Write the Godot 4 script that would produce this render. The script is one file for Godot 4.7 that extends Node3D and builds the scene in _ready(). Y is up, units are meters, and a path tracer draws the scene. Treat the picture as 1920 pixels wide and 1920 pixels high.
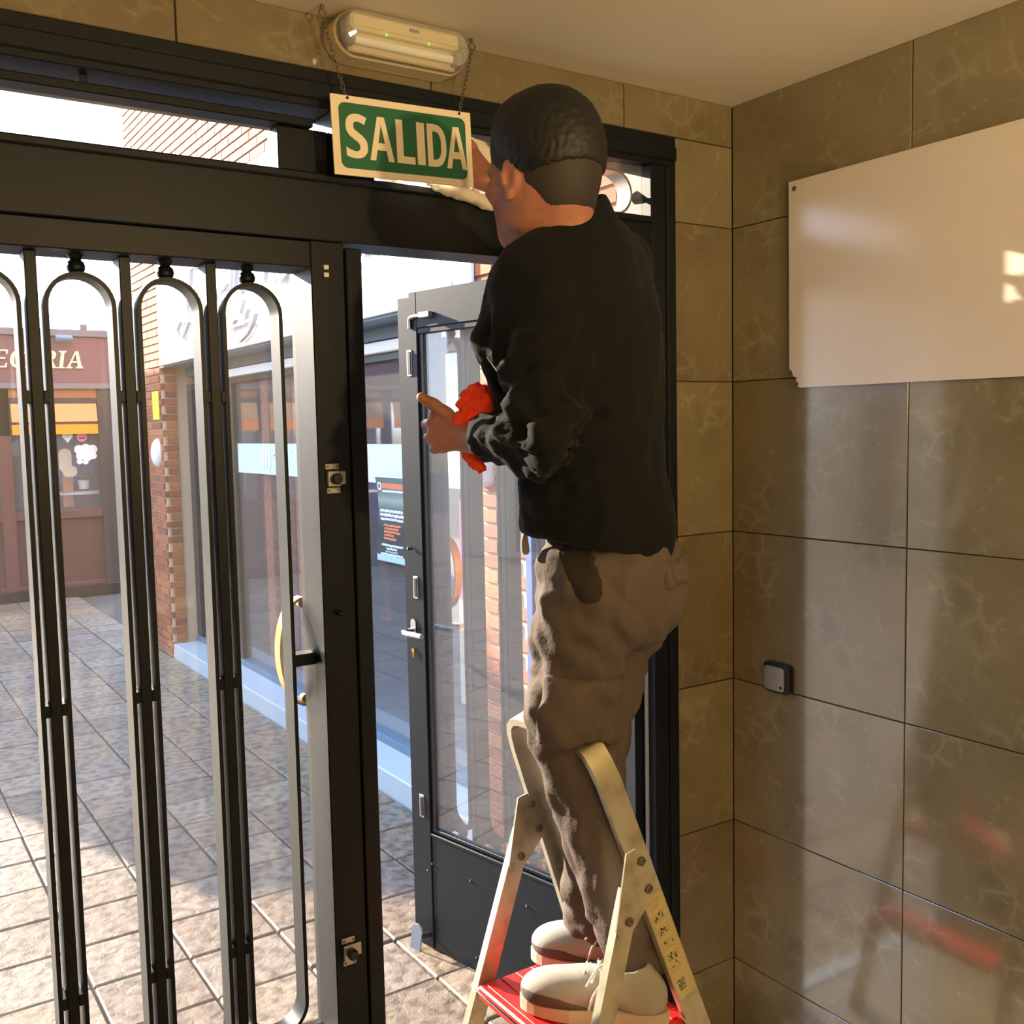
extends Node3D
# Entrance lobby of an apartment block: a man on a step ladder cleans the glass over the open street door.
# Corner of the lobby at x = 0, z = 0; door wall in the plane z = 0, side wall in the plane x = 0, street at z < 0.

class B:
	var v := PackedVector3Array()
	var n := PackedVector3Array()
	var t := PackedVector2Array()
	var off := Vector2.ZERO
	func uvof(p: Vector3, nn: Vector3) -> Vector2:
		var a := nn.abs()
		if a.x >= a.y and a.x >= a.z:
			return Vector2(p.z, -p.y) + off
		if a.y >= a.z:
			return Vector2(p.x, p.z) + off
		return Vector2(p.x, -p.y) + off
	func tri(a: Vector3, b: Vector3, c: Vector3, h: Vector3) -> void:
		var m := (a - c).cross(a - b)
		if m.length_squared() < 1e-18:
			return
		if m.dot(h) < 0.0:
			var s := b
			b = c
			c = s
			m = -m
		m = m.normalized()
		for p in [a, b, c]:
			v.append(p)
			n.append(m)
			t.append(uvof(p, m))
	func quad(a: Vector3, b: Vector3, c: Vector3, d: Vector3, h: Vector3) -> void:
		tri(a, b, c, h)
		tri(a, c, d, h)
	func tri_s(a: Vector3, b: Vector3, c: Vector3, na: Vector3, nb: Vector3, nc: Vector3) -> void:
		var m := (a - c).cross(a - b)
		if m.length_squared() < 1e-18:
			return
		if m.dot(na + nb + nc) < 0.0:
			var s := b
			b = c
			c = s
			s = nb
			nb = nc
			nc = s
			m = -m
		m = m.normalized()
		v.append_array(PackedVector3Array([a, b, c]))
		n.append_array(PackedVector3Array([na, nb, nc]))
		t.append_array(PackedVector2Array([uvof(a, m), uvof(b, m), uvof(c, m)]))
	func quad_s(a: Vector3, b: Vector3, c: Vector3, d: Vector3, na: Vector3, nb: Vector3, nc: Vector3, nd: Vector3) -> void:
		tri_s(a, b, c, na, nb, nc)
		tri_s(a, c, d, na, nc, nd)
	func box(c: Vector3, s: Vector3, bas := Basis(), bev := 0.0) -> void:
		var h := s * 0.5
		var ax: Array[Vector3] = [bas.x, bas.y, bas.z]
		for i in 3:
			var j := (i + 1) % 3
			var k := (i + 2) % 3
			for sg: float in [-1.0, 1.0]:
				var o: Vector3 = c + ax[i] * (h[i] * sg)
				var u: Vector3 = ax[j] * (h[j] - bev)
				var w: Vector3 = ax[k] * (h[k] - bev)
				quad(o - u - w, o + u - w, o + u + w, o - u + w, ax[i] * sg)
		if bev <= 0.0:
			return
		for i in 3:
			var j := (i + 1) % 3
			var k := (i + 2) % 3
			for sj: float in [-1.0, 1.0]:
				for sk: float in [-1.0, 1.0]:
					var e: Vector3 = ax[i] * (h[i] - bev)
					var p: Vector3 = c + ax[j] * (sj * h[j]) + ax[k] * (sk * (h[k] - bev))
					var q: Vector3 = c + ax[j] * (sj * (h[j] - bev)) + ax[k] * (sk * h[k])
					quad(p - e, p + e, q + e, q - e, ax[j] * sj + ax[k] * sk)
		for a: float in [-1.0, 1.0]:
			for b: float in [-1.0, 1.0]:
				for d: float in [-1.0, 1.0]:
					var p := c + ax[0] * (a * h.x) + ax[1] * (b * (h.y - bev)) + ax[2] * (d * (h.z - bev))
					var q := c + ax[0] * (a * (h.x - bev)) + ax[1] * (b * h.y) + ax[2] * (d * (h.z - bev))
					var r := c + ax[0] * (a * (h.x - bev)) + ax[1] * (b * (h.y - bev)) + ax[2] * (d * h.z)
					tri(p, q, r, ax[0] * a + ax[1] * b + ax[2] * d)
	func span(a: Vector3, b: Vector3, bev := 0.0) -> void:
		box((a + b) * 0.5, (b - a).abs(), Basis(), bev)
	# round tube along points; r: one radius or an array of them
	func tube(pts: Array, r: Variant, seg := 8, caps := true, closed := false) -> void:
		var m := pts.size()
		var rings: Array[PackedVector3Array] = []
		var nors: Array[PackedVector3Array] = []
		var side := Vector3.ZERO
		for i in m:
			var a: Vector3 = pts[(i - 1 + m) % m] if closed or i > 0 else pts[i]
			var b: Vector3 = pts[(i + 1) % m] if closed or i < m - 1 else pts[i]
			var tan := (b - a).normalized()
			if side == Vector3.ZERO:
				side = tan.cross(Vector3.UP if absf(tan.y) < 0.9 else Vector3.RIGHT)
			side = (side - tan * side.dot(tan)).normalized()
			var up := tan.cross(side)
			var rr: float = r[i] if r is Array else r
			var ring := PackedVector3Array()
			var nor := PackedVector3Array()
			for k in seg:
				var an := TAU * k / seg
				var d := side * cos(an) + up * sin(an)
				ring.append(pts[i] + d * rr)
				nor.append(d)
			rings.append(ring)
			nors.append(nor)
		for i in (m if closed else m - 1):
			var j := (i + 1) % m
			for k in seg:
				var l := (k + 1) % seg
				quad_s(rings[i][k], rings[i][l], rings[j][l], rings[j][k], nors[i][k], nors[i][l], nors[j][l], nors[j][k])
		if caps and not closed:
			for k in seg:
				var l := (k + 1) % seg
				tri(pts[0], rings[0][k], rings[0][l], pts[0] - pts[1])
				tri(pts[m - 1], rings[m - 1][k], rings[m - 1][l], pts[m - 1] - pts[m - 2])
	# flat bar along points: w across the constant axis s, h across the other one
	func sweep(pts: Array, s: Vector3, w: float, h: float, closed := false) -> void:
		var m := pts.size()
		s = s.normalized()
		var rings: Array = []
		for i in m:
			var a: Vector3 = pts[(i - 1 + m) % m] if closed or i > 0 else pts[i]
			var b: Vector3 = pts[(i + 1) % m] if closed or i < m - 1 else pts[i]
			var tn := (b - a).normalized()
			var o := tn.cross(s).normalized()
			var p: Vector3 = pts[i]
			rings.append([p + s * w * 0.5 + o * h * 0.5, p - s * w * 0.5 + o * h * 0.5, p - s * w * 0.5 - o * h * 0.5, p + s * w * 0.5 - o * h * 0.5, o])
		for i in (m if closed else m - 1):
			var p: Array = rings[i]
			var q: Array = rings[(i + 1) % m]
			quad_s(p[0], p[1], q[1], q[0], p[4], p[4], q[4], q[4])
			quad(p[1], p[2], q[2], q[1], -s)
			quad_s(p[2], p[3], q[3], q[2], -p[4], -p[4], -q[4], -q[4])
			quad(p[3], p[0], q[0], q[3], s)
		if not closed:
			quad(rings[0][0], rings[0][1], rings[0][2], rings[0][3], pts[0] - pts[1])
			quad(rings[m - 1][0], rings[m - 1][1], rings[m - 1][2], rings[m - 1][3], pts[m - 1] - pts[m - 2])
	func prism(poly: PackedVector2Array, z0: float, z1: float, xf := Transform3D()) -> void:
		var id := Geometry2D.triangulate_polygon(poly)
		var nz := xf.basis.z
		for i in range(0, id.size(), 3):
			for z: float in [z0, z1]:
				var q: Array[Vector3] = []
				for k in 3:
					var p := poly[id[i + k]]
					q.append(xf * Vector3(p.x, p.y, z))
				tri(q[0], q[1], q[2], nz * (1.0 if z == z1 else -1.0) * signf(z1 - z0))
		var area := 0.0
		for i in poly.size():
			area += poly[i].cross(poly[(i + 1) % poly.size()])
		for i in poly.size():
			var a := poly[i]
			var b := poly[(i + 1) % poly.size()]
			var o := Vector2(b.y - a.y, a.x - b.x) * signf(area)
			quad(xf * Vector3(a.x, a.y, z0), xf * Vector3(b.x, b.y, z0), xf * Vector3(b.x, b.y, z1), xf * Vector3(a.x, a.y, z1), xf.basis * Vector3(o.x, o.y, 0))
	# turned shape about the y axis of xf; points are (radius, height)
	func lathe(prof: Array, xf: Transform3D, seg := 16) -> void:
		for i in prof.size() - 1:
			var a: Vector2 = prof[i]
			var b: Vector2 = prof[i + 1]
			var d := Vector2(b.y - a.y, a.x - b.x).normalized()
			for k in seg:
				var c0 := Vector3(cos(TAU * k / seg), 0, sin(TAU * k / seg))
				var c1 := Vector3(cos(TAU * (k + 1) / seg), 0, sin(TAU * (k + 1) / seg))
				var n0 := (xf.basis * (c0 * d.x + Vector3(0, d.y, 0))).normalized()
				var n1 := (xf.basis * (c1 * d.x + Vector3(0, d.y, 0))).normalized()
				quad_s(xf * (c0 * a.x + Vector3(0, a.y, 0)), xf * (c1 * a.x + Vector3(0, a.y, 0)), xf * (c1 * b.x + Vector3(0, b.y, 0)), xf * (c0 * b.x + Vector3(0, b.y, 0)), n0, n1, n1, n0)
	func ball(c: Vector3, r: Vector3, bas := Basis(), seg := 12) -> void:
		var prof := []
		for i in seg / 2 + 1:
			var an := -PI / 2 + PI * i / (seg / 2)
			prof.append([cos(an), sin(an)])
		for i in seg / 2:
			for k in seg:
				var q: Array[Vector3] = []
				var m: Array[Vector3] = []
				for e: Array in [[i, k], [i, k + 1], [i + 1, k + 1], [i + 1, k]]:
					var an: float = TAU * e[1] / seg
					var d := Vector3(prof[e[0]][0] * cos(an), prof[e[0]][1], prof[e[0]][0] * sin(an))
					q.append(c + bas * (d * r))
					m.append((bas * (d / r)).normalized())
				quad_s(q[0], q[1], q[2], q[3], m[0], m[1], m[2], m[3])
	func mesh() -> ArrayMesh:
		var a := []
		a.resize(Mesh.ARRAY_MAX)
		a[Mesh.ARRAY_VERTEX] = v
		a[Mesh.ARRAY_NORMAL] = n
		a[Mesh.ARRAY_TEX_UV] = t
		var m := ArrayMesh.new()
		m.add_surface_from_arrays(Mesh.PRIMITIVE_TRIANGLES, a)
		return m

# distance field on a grid, meshed as surface nets
class F:
	var o: Vector3
	var c: float
	var nx: int
	var ny: int
	var nz: int
	var f := PackedFloat32Array()
	func _init(lo: Vector3, hi: Vector3, cell: float) -> void:
		o = lo
		c = cell
		nx = int((hi.x - lo.x) / cell) + 2
		ny = int((hi.y - lo.y) / cell) + 2
		nz = int((hi.z - lo.z) / cell) + 2
		f.resize(nx * ny * nz)
		f.fill(1.0)
	func reach(lo: Vector3, hi: Vector3) -> Array:
		var a := ((lo - o) / c).floor()
		var b := ((hi - o) / c).ceil()
		return [maxi(0, int(a.x)), mini(nx - 1, int(b.x)), maxi(0, int(a.y)), mini(ny - 1, int(b.y)), maxi(0, int(a.z)), mini(nz - 1, int(b.z))]
	func join(i: int, d: float, k: float, sub: bool) -> void:
		var e := f[i]
		if sub:
			e = -e
		var h := maxf(k - absf(e - d), 0.0) / k
		e = minf(e, d) - h * h * k * 0.25
		f[i] = -e if sub else e
	func cap(a: Vector3, b: Vector3, ra: float, rb: float, k := 0.02, fl := Vector3.ZERO, fs := 1.0, sub := false) -> void:
		var m := Vector3.ONE * (maxf(ra, rb) + k + 3.0 * c)
		var g := reach(a.min(b) - m, a.max(b) + m)
		var s := 1.0 / fs - 1.0
		var ba := b - a
		ba += fl * (ba.dot(fl) * s)
		var inv := 1.0 / maxf(ba.length_squared(), 1e-9)
		var dr := rb - ra
		for z in range(g[4], g[5] + 1):
			for y in range(g[2], g[3] + 1):
				var i: int = g[0] + nx * (y + ny * z)
				for x in range(g[0], g[1] + 1):
					var q := o + Vector3(x, y, z) * c - a
					q += fl * (q.dot(fl) * s)
					var h := clampf(q.dot(ba) * inv, 0.0, 1.0)
					var d := (q - ba * h).length() - ra - dr * h
					if d < k + 3.0 * c:
						join(i, d, k, sub)
					i += 1
	func ell(p: Vector3, bas: Basis, r: Vector3, k := 0.02, sub := false) -> void:
		var m := Vector3.ONE * (maxf(r.x, maxf(r.y, r.z)) + k + 3.0 * c)
		var g := reach(p - m, p + m)
		var iv := bas.inverse()
		var ir := Vector3.ONE / r
		for z in range(g[4], g[5] + 1):
			for y in range(g[2], g[3] + 1):
				var i: int = g[0] + nx * (y + ny * z)
				for x in range(g[0], g[1] + 1):
					var q := iv * (o + Vector3(x, y, z) * c - p) * ir
					var k0 := q.length()
					var d := k0 * (k0 - 1.0) / maxf((q * ir).length(), 1e-5)
					if d < k + 3.0 * c:
						join(i, d, k, sub)
					i += 1
	# keep what lies on the side of the plane that nn points away from
	func cut(p: Vector3, nn: Vector3, k := 0.004) -> void:
		nn = nn.normalized()
		for z in nz:
			for y in ny:
				var i: int = nx * (y + ny * z)
				for x in nx:
					join(i, -(o + Vector3(x, y, z) * c - p).dot(nn), k, true)
					i += 1
	func twin(grow: float) -> F:
		var g := F.new(o, o + Vector3(nx - 2, ny - 2, nz - 2) * c + Vector3.ONE * c * 0.01, c)
		g.nx = nx
		g.ny = ny
		g.nz = nz
		g.f = f.duplicate()
		for i in g.f.size():
			g.f[i] -= grow
		return g
	func keep(p: Vector3, bas: Basis, h: Vector3, r := 0.01) -> void:   # a box with rounded edges
		var iv := bas.inverse()
		for z in nz:
			for y in ny:
				var i: int = nx * (y + ny * z)
				for x in nx:
					var q := (iv * (o + Vector3(x, y, z) * c - p)).abs() - h + Vector3.ONE * r
					f[i] = maxf(f[i], q.max(Vector3.ZERO).length() + minf(maxf(q.x, maxf(q.y, q.z)), 0.0) - r)
					i += 1
	func at(p: Vector3) -> float:
		var g := ((p - o) / c)
		var b := g.floor()
		var w := g - b
		var i := clampi(int(b.x), 0, nx - 2) + nx * (clampi(int(b.y), 0, ny - 2) + ny * clampi(int(b.z), 0, nz - 2))
		var l := func(k: int) -> float: return lerpf(lerpf(f[k], f[k + 1], w.x), lerpf(f[k + nx], f[k + nx + 1], w.x), w.y)
		return lerpf(l.call(i), l.call(i + nx * ny), w.z)
	func snap(p: Vector3, out := 0.0) -> Vector3:
		for k in 12:
			p -= grad(p).normalized() * (at(p) - out) * 0.7
		return p
	func to(out: B, xf := Transform3D(), smooth := 1, disp: Variant = null) -> void:
		var ids := PackedInt32Array()
		ids.resize(f.size())
		ids.fill(-1)
		var vs := PackedVector3Array()
		var qs := PackedInt32Array()
		var sx := 1
		var sy := nx
		var sz := nx * ny
		var co := [0, sx, sy, sx + sy, sz, sz + sx, sz + sy, sz + sx + sy]
		var cp := [Vector3(0, 0, 0), Vector3(1, 0, 0), Vector3(0, 1, 0), Vector3(1, 1, 0), Vector3(0, 0, 1), Vector3(1, 0, 1), Vector3(0, 1, 1), Vector3(1, 1, 1)]
		var eg := [0, 1, 2, 3, 4, 5, 6, 7, 0, 2, 1, 3, 4, 6, 5, 7, 0, 4, 1, 5, 2, 6, 3, 7]
		var lim := 4.0 * c
		for z in nz - 1:
			for y in ny - 1:
				var i: int = nx * (y + ny * z)
				for x in nx - 1:
					if absf(f[i]) < lim:
						var neg := 0
						for k in 8:
							if f[i + co[k]] < 0.0:
								neg += 1
						if neg > 0 and neg < 8:
							var s := Vector3.ZERO
							var cnt := 0
							for k in range(0, 24, 2):
								var a: float = f[i + co[eg[k]]]
								var b: float = f[i + co[eg[k + 1]]]
								if (a < 0.0) != (b < 0.0):
									s += (cp[eg[k]] as Vector3).lerp(cp[eg[k + 1]], a / (a - b))
									cnt += 1
							ids[i] = vs.size()
							vs.append(o + (Vector3(x, y, z) + s / cnt) * c)
							var w := f[i] < 0.0
							if y > 0 and z > 0 and (f[i + sx] < 0.0) != w:
								qs.append_array([ids[i - sy - sz], ids[i - sz], ids[i], ids[i - sy]])
							if x > 0 and z > 0 and (f[i + sy] < 0.0) != w:
								qs.append_array([ids[i - sx - sz], ids[i - sz], ids[i], ids[i - sx]])
							if x > 0 and y > 0 and (f[i + sz] < 0.0) != w:
								qs.append_array([ids[i - sx - sy], ids[i - sy], ids[i], ids[i - sx]])
					i += 1
		for it in smooth:
			var acc := PackedVector3Array()
			acc.resize(vs.size())
			var num := PackedInt32Array()
			num.resize(vs.size())
			for q in range(0, qs.size(), 4):
				for k in 4:
					var a := qs[q + k]
					var b := qs[q + (k + 1) % 4]
					if a >= 0 and b >= 0:
						acc[a] += vs[b]
						acc[b] += vs[a]
						num[a] += 1
						num[b] += 1
			for k in vs.size():
				if num[k] > 0:
					vs[k] = vs[k].lerp(acc[k] / num[k], 0.5)
		var ns := nors(vs, qs)
		if disp != null:
			for k in vs.size():
				vs[k] += ns[k] * disp.call(vs[k], ns[k])
			ns = nors(vs, qs)
		for k in vs.size():
			vs[k] = xf * vs[k]
			ns[k] = (xf.basis * ns[k]).normalized()
		for q in range(0, qs.size(), 4):
			var a := qs[q]
			var b := qs[q + 1]
			var d := qs[q + 2]
			var e := qs[q + 3]
			if a >= 0 and b >= 0 and d >= 0 and e >= 0:
				out.quad_s(vs[a], vs[b], vs[d], vs[e], ns[a], ns[b], ns[d], ns[e])
	func grad(p: Vector3) -> Vector3:
		var g := ((p - o) / c).round()
		var x := clampi(int(g.x), 1, nx - 2)
		var y := clampi(int(g.y), 1, ny - 2)
		var z := clampi(int(g.z), 1, nz - 2)
		var i := x + nx * (y + ny * z)
		return Vector3(f[i + 1] - f[i - 1], f[i + nx] - f[i - nx], f[i + nx * ny] - f[i - nx * ny])
	func nors(vs: PackedVector3Array, qs: PackedInt32Array) -> PackedVector3Array:
		var ns := PackedVector3Array()
		ns.resize(vs.size())
		for q in range(0, qs.size(), 4):
			var a := qs[q]
			var b := qs[q + 1]
			var d := qs[q + 2]
			var e := qs[q + 3]
			if a < 0 or b < 0 or d < 0 or e < 0:
				continue
			var m := (vs[d] - vs[a]).cross(vs[e] - vs[b])
			if m.dot(grad(vs[a])) < 0.0:
				m = -m
			ns[a] += m
			ns[b] += m
			ns[d] += m
			ns[e] += m
		for k in ns.size():
			ns[k] = ns[k].normalized()
		return ns

var rng := RandomNumberGenerator.new()
var M := {}

func put(called: String, b: B, m: Material, par: Node = self) -> MeshInstance3D:
	var o := MeshInstance3D.new()
	o.name = called
	o.mesh = b.mesh()
	o.material_override = m
	o.cast_shadow = GeometryInstance3D.SHADOW_CASTING_SETTING_ON
	par.add_child(o, true)
	return o

func again(src: MeshInstance3D, xf: Transform3D, m: Material, par: Node) -> MeshInstance3D:
	var o := MeshInstance3D.new()
	o.name = str(src.name).rstrip("0123456789")
	o.mesh = src.mesh
	o.material_override = m
	o.transform = xf
	par.add_child(o, true)
	return o

var used := {}
func thing(called: String, label: String, category: String, at := Vector3.ZERO, group := "", kind := "") -> Node3D:
	var o := Node3D.new()
	used[called] = used.get(called, 0) + 1
	o.name = called if used[called] == 1 else "%s_%03d" % [called, used[called] - 1]
	o.position = at
	tag(o, label, category, group, kind)
	add_child(o)
	return o

func tag(o: Node, label: String, category: String, group := "", kind := "") -> void:
	o.set_meta("label", label)
	o.set_meta("category", category)
	if group:
		o.set_meta("group", group)
	if kind:
		o.set_meta("kind", kind)

func mat(c: Color, rough := 0.6, metal := 0.0, spec := 0.5) -> StandardMaterial3D:
	var m := StandardMaterial3D.new()
	m.albedo_color = c
	m.roughness = rough
	m.metallic = metal
	m.metallic_specular = spec
	return m

func noise(sd: int, freq: float, kind := FastNoiseLite.TYPE_SIMPLEX_SMOOTH, oct := 4) -> FastNoiseLite:
	var q := FastNoiseLite.new()
	q.seed = sd
	q.noise_type = kind
	q.frequency = freq
	q.fractal_type = FastNoiseLite.FRACTAL_FBM if oct > 1 else FastNoiseLite.FRACTAL_NONE
	q.fractal_octaves = oct
	return q

func ramp(stops: Array) -> Gradient:
	var g := Gradient.new()
	g.offsets = PackedFloat32Array(stops.map(func(s): return s[0]))
	g.colors = PackedColorArray(stops.map(func(s): return s[1]))
	return g

func ntex(q: FastNoiseLite, g: Gradient = null, size := 512, bump := 0.0) -> NoiseTexture2D:
	var x := NoiseTexture2D.new()
	x.width = size
	x.height = size
	x.seamless = true
	x.noise = q
	if g:
		x.color_ramp = g
	if bump > 0.0:
		x.as_normal_map = true
		x.bump_strength = bump
	return x

func tri_map(m: StandardMaterial3D, per_metre: float, world := true) -> StandardMaterial3D:
	m.uv1_triplanar = true
	m.uv1_world_triplanar = world
	m.uv1_scale = Vector3.ONE * per_metre
	return m

func rrect(w: float, h: float, r: float, seg := 5) -> PackedVector2Array:
	var p := PackedVector2Array()
	for q in 4:
		var c := Vector2((w / 2 - r) * (1 if q == 0 or q == 3 else -1), (h / 2 - r) * (1 if q < 2 else -1))
		for k in seg + 1:
			var an := PI / 2 * (q + float(k) / seg)
			p.append(c + Vector2(cos(an), sin(an)) * r)
	return p

# lettering fitted into a w by h box whose lower left corner is xf.origin
func letters(txt: String, font: String, weight: int, w: float, h: float, depth: float, m: Material, par: Node, xf: Transform3D, called := "lettering", slant := 0.0) -> MeshInstance3D:
	var sf := SystemFont.new()
	sf.font_names = PackedStringArray([font])
	sf.font_weight = weight
	var tm := TextMesh.new()
	tm.font = sf
	tm.text = txt
	tm.font_size = 64
	tm.pixel_size = 0.01
	tm.depth = 0.02
	tm.curve_step = 0.8
	var a := tm.surface_get_arrays(0)
	var src: PackedVector3Array = a[Mesh.ARRAY_VERTEX]
	var idx: PackedInt32Array = a[Mesh.ARRAY_INDEX]
	var nn: PackedVector3Array = a[Mesh.ARRAY_NORMAL]
	var lo := Vector3.ONE * 1e9
	var hi := -lo
	for p in src:
		lo = lo.min(p)
		hi = hi.max(p)
	var b := B.new()
	var conv := func(p: Vector3) -> Vector3:
		var q := (p - lo) / (hi - lo)
		return xf * Vector3(q.x * w + q.y * h * slant, q.y * h, q.z * depth)
	for i in range(0, idx.size(), 3):
		var h3 := xf.basis * (nn[idx[i]] + nn[idx[i + 1]] + nn[idx[i + 2]])
		b.tri(conv.call(src[idx[i]]), conv.call(src[idx[i + 1]]), conv.call(src[idx[i + 2]]), h3)
	return put(called, b, m, par)

func arc(c: Vector3, ax: Vector3, ay: Vector3, a0: float, a1: float, seg: int) -> Array:
	var p := []
	for k in seg + 1:
		var an := lerpf(a0, a1, float(k) / seg)
		p.append(c + ax * cos(an) + ay * sin(an))
	return p

func yaw(deg: float) -> Basis:   # columns: right, up, back of someone who faces deg degrees right of -z
	return Basis(Vector3.UP, -deg_to_rad(deg))

func _ready() -> void:
	rng.seed = 7
	var cam := Camera3D.new()
	cam.name = "camera"
	cam.fov = 53.75
	cam.near = 0.05
	cam.far = 300.0
	cam.transform = Transform3D(Basis(Vector3(0.83155, -0.02043, 0.55508), Vector3(0.06305, 0.99634, -0.05778), Vector3(-0.55187, 0.08304, 0.82979)).orthonormalized(), Vector3(-1.998, 1.74, 1.929))
	add_child(cam)
	cam.current = true
	var we := WorldEnvironment.new()
	we.name = "environment"
	var env := Environment.new()
	var sky := Sky.new()
	var sm := ProceduralSkyMaterial.new()
	sm.sky_top_color = Color(0.6, 0.73, 0.92)
	sm.sky_horizon_color = Color(0.93, 0.96, 1.0)
	sm.sky_curve = 0.18
	sm.ground_bottom_color = Color(0.45, 0.42, 0.38)
	sm.ground_horizon_color = Color(0.7, 0.68, 0.64)
	sm.sun_angle_max = 12.0
	sky.sky_material = sm
	env.background_mode = Environment.BG_SKY
	env.sky = sky
	env.background_energy_multiplier = 4.4
	env.tonemap_mode = Environment.TONE_MAPPER_LINEAR
	env.tonemap_exposure = 1.4
	env.sdfgi_enabled = true
	env.ssao_enabled = true
	env.ssil_enabled = true
	we.environment = env
	add_child(we)
	# low winter sun, 20 degrees left of the street axis, 18.5 degrees up
	var sun := DirectionalLight3D.new()
	sun.name = "sun"
	var el := deg_to_rad(18.5)
	var az := deg_to_rad(20.0)
	var to_sun := Vector3(-sin(az) * cos(el), sin(el), -cos(az) * cos(el))
	sun.basis = Basis.looking_at(-to_sun, Vector3.UP)
	sun.light_color = Color(1.0, 0.93, 0.82)
	sun.light_energy = 5.2
	sun.light_angular_distance = 0.53
	sun.shadow_enabled = true
	add_child(sun)
	materials()
	lobby()
	lobby_lamps()
	entrance()
	leaf()
	street()
	shop()
	passer()
	cafe()
	far_side()
	wall_things()
	exit_sign()
	ladder()
	man()

func lamp_light(at: Vector3, e: float) -> void:
	var l := OmniLight3D.new()
	l.name = "lamp_light"
	l.position = at
	l.light_color = Color(1.0, 0.86, 0.62)
	l.light_energy = e
	l.light_size = 0.05
	l.omni_range = 12.0
	l.omni_attenuation = 2.0
	l.shadow_enabled = true
	add_child(l, true)

func lobby_lamps() -> void:
	var i := 0
	for p: Vector3 in [Vector3(-0.8, 1.95, 3.0), Vector3(-2.4, 1.95, 3.6)]:
		var t := thing("ceiling_lamp", ["hanging bowl lamp nearer the marble side wall, behind the viewer", "hanging bowl lamp farther from the marble side wall, behind the viewer"][i], "lamp", p, "lobby ceiling lamps")
		var b := B.new()
		b.lathe([Vector2(0.0, -0.1), Vector2(0.1, -0.085), Vector2(0.17, -0.03), Vector2(0.19, 0.03), Vector2(0.183, 0.03), Vector2(0.163, -0.025), Vector2(0.095, -0.077), Vector2(0.0, -0.09)], Transform3D(), 24)
		put("bowl", b, M.plastic, t)
		b = B.new()
		for k in 3:
			var d := Vector3(cos(TAU * k / 3.0), 0, sin(TAU * k / 3.0))
			b.tube([d * 0.185 + Vector3(0, 0.03, 0), d * 0.02 + Vector3(0, 0.35, 0), Vector3(0, 0.612, 0)], 0.003, 5)
		put("hanger", b, M.chrome, t)
		b = B.new()
		b.ball(Vector3(0, 0.05, 0), Vector3.ONE * 0.05, Basis(), 12)
		put("bulb", b, M.lamp, t)
		lamp_light(p + Vector3(0, 0.05, 0), 2.8)
		i += 1

func marble_img(sd: int) -> Image:
	var n := 1024
	var tone := noise(sd, 0.0035, FastNoiseLite.TYPE_SIMPLEX_SMOOTH, 4)
	var fine := noise(sd + 1, 0.045, FastNoiseLite.TYPE_SIMPLEX, 3)
	var cell := noise(sd + 2, 0.017, FastNoiseLite.TYPE_CELLULAR, 1)
	cell.cellular_return_type = FastNoiseLite.RETURN_DISTANCE2_SUB
	cell.cellular_jitter = 1.0
	cell.domain_warp_enabled = true
	cell.domain_warp_amplitude = 38.0
	cell.domain_warp_frequency = 0.012
	cell.domain_warp_fractal_octaves = 4
	var vein := noise(sd + 3, 0.0045, FastNoiseLite.TYPE_SIMPLEX, 4)
	vein.fractal_type = FastNoiseLite.FRACTAL_RIDGED
	var mask := noise(sd + 4, 0.004, FastNoiseLite.TYPE_SIMPLEX_SMOOTH, 2)
	var raw: Array[PackedByteArray] = []
	for q: FastNoiseLite in [tone, fine, cell, vein, mask]:
		var im := q.get_image(n, n, false, false, true)
		im.convert(Image.FORMAT_L8)
		raw.append(im.get_data())
	var out := PackedByteArray()
	out.resize(n * n * 3)
	var a0 := raw[0]
	var a1 := raw[1]
	var a2 := raw[2]
	var a3 := raw[3]
	var a4 := raw[4]
	for i in n * n:
		var t := a0[i] / 255.0
		var f := a1[i] / 255.0 - 0.5
		var mk := clampf((a4[i] / 255.0 - 0.5) * 4.0, 0.0, 1.0)
		var e := clampf(1.0 - a2[i] / 46.0, 0.0, 1.0) * mk
		var vn := clampf((a3[i] - 205) / 40.0, 0.0, 1.0)
		var blot := clampf((a2[i] - 95) / 60.0, 0.0, 1.0) * mk
		var l := t * 0.5 + 0.25 + f * 0.12 - blot * 0.22
		var w := clampf(e * 0.3 + vn * 0.34, 0.0, 0.7)
		out[i * 3] = int(clampf(lerpf(lerpf(116, 154, l), 184, w), 0, 255))
		out[i * 3 + 1] = int(clampf(lerpf(lerpf(103, 140, l), 174, w), 0, 255))
		out[i * 3 + 2] = int(clampf(lerpf(lerpf(80, 111, l), 150, w), 0, 255))
	return Image.create_from_data(n, n, false, Image.FORMAT_RGB8, out)

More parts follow.
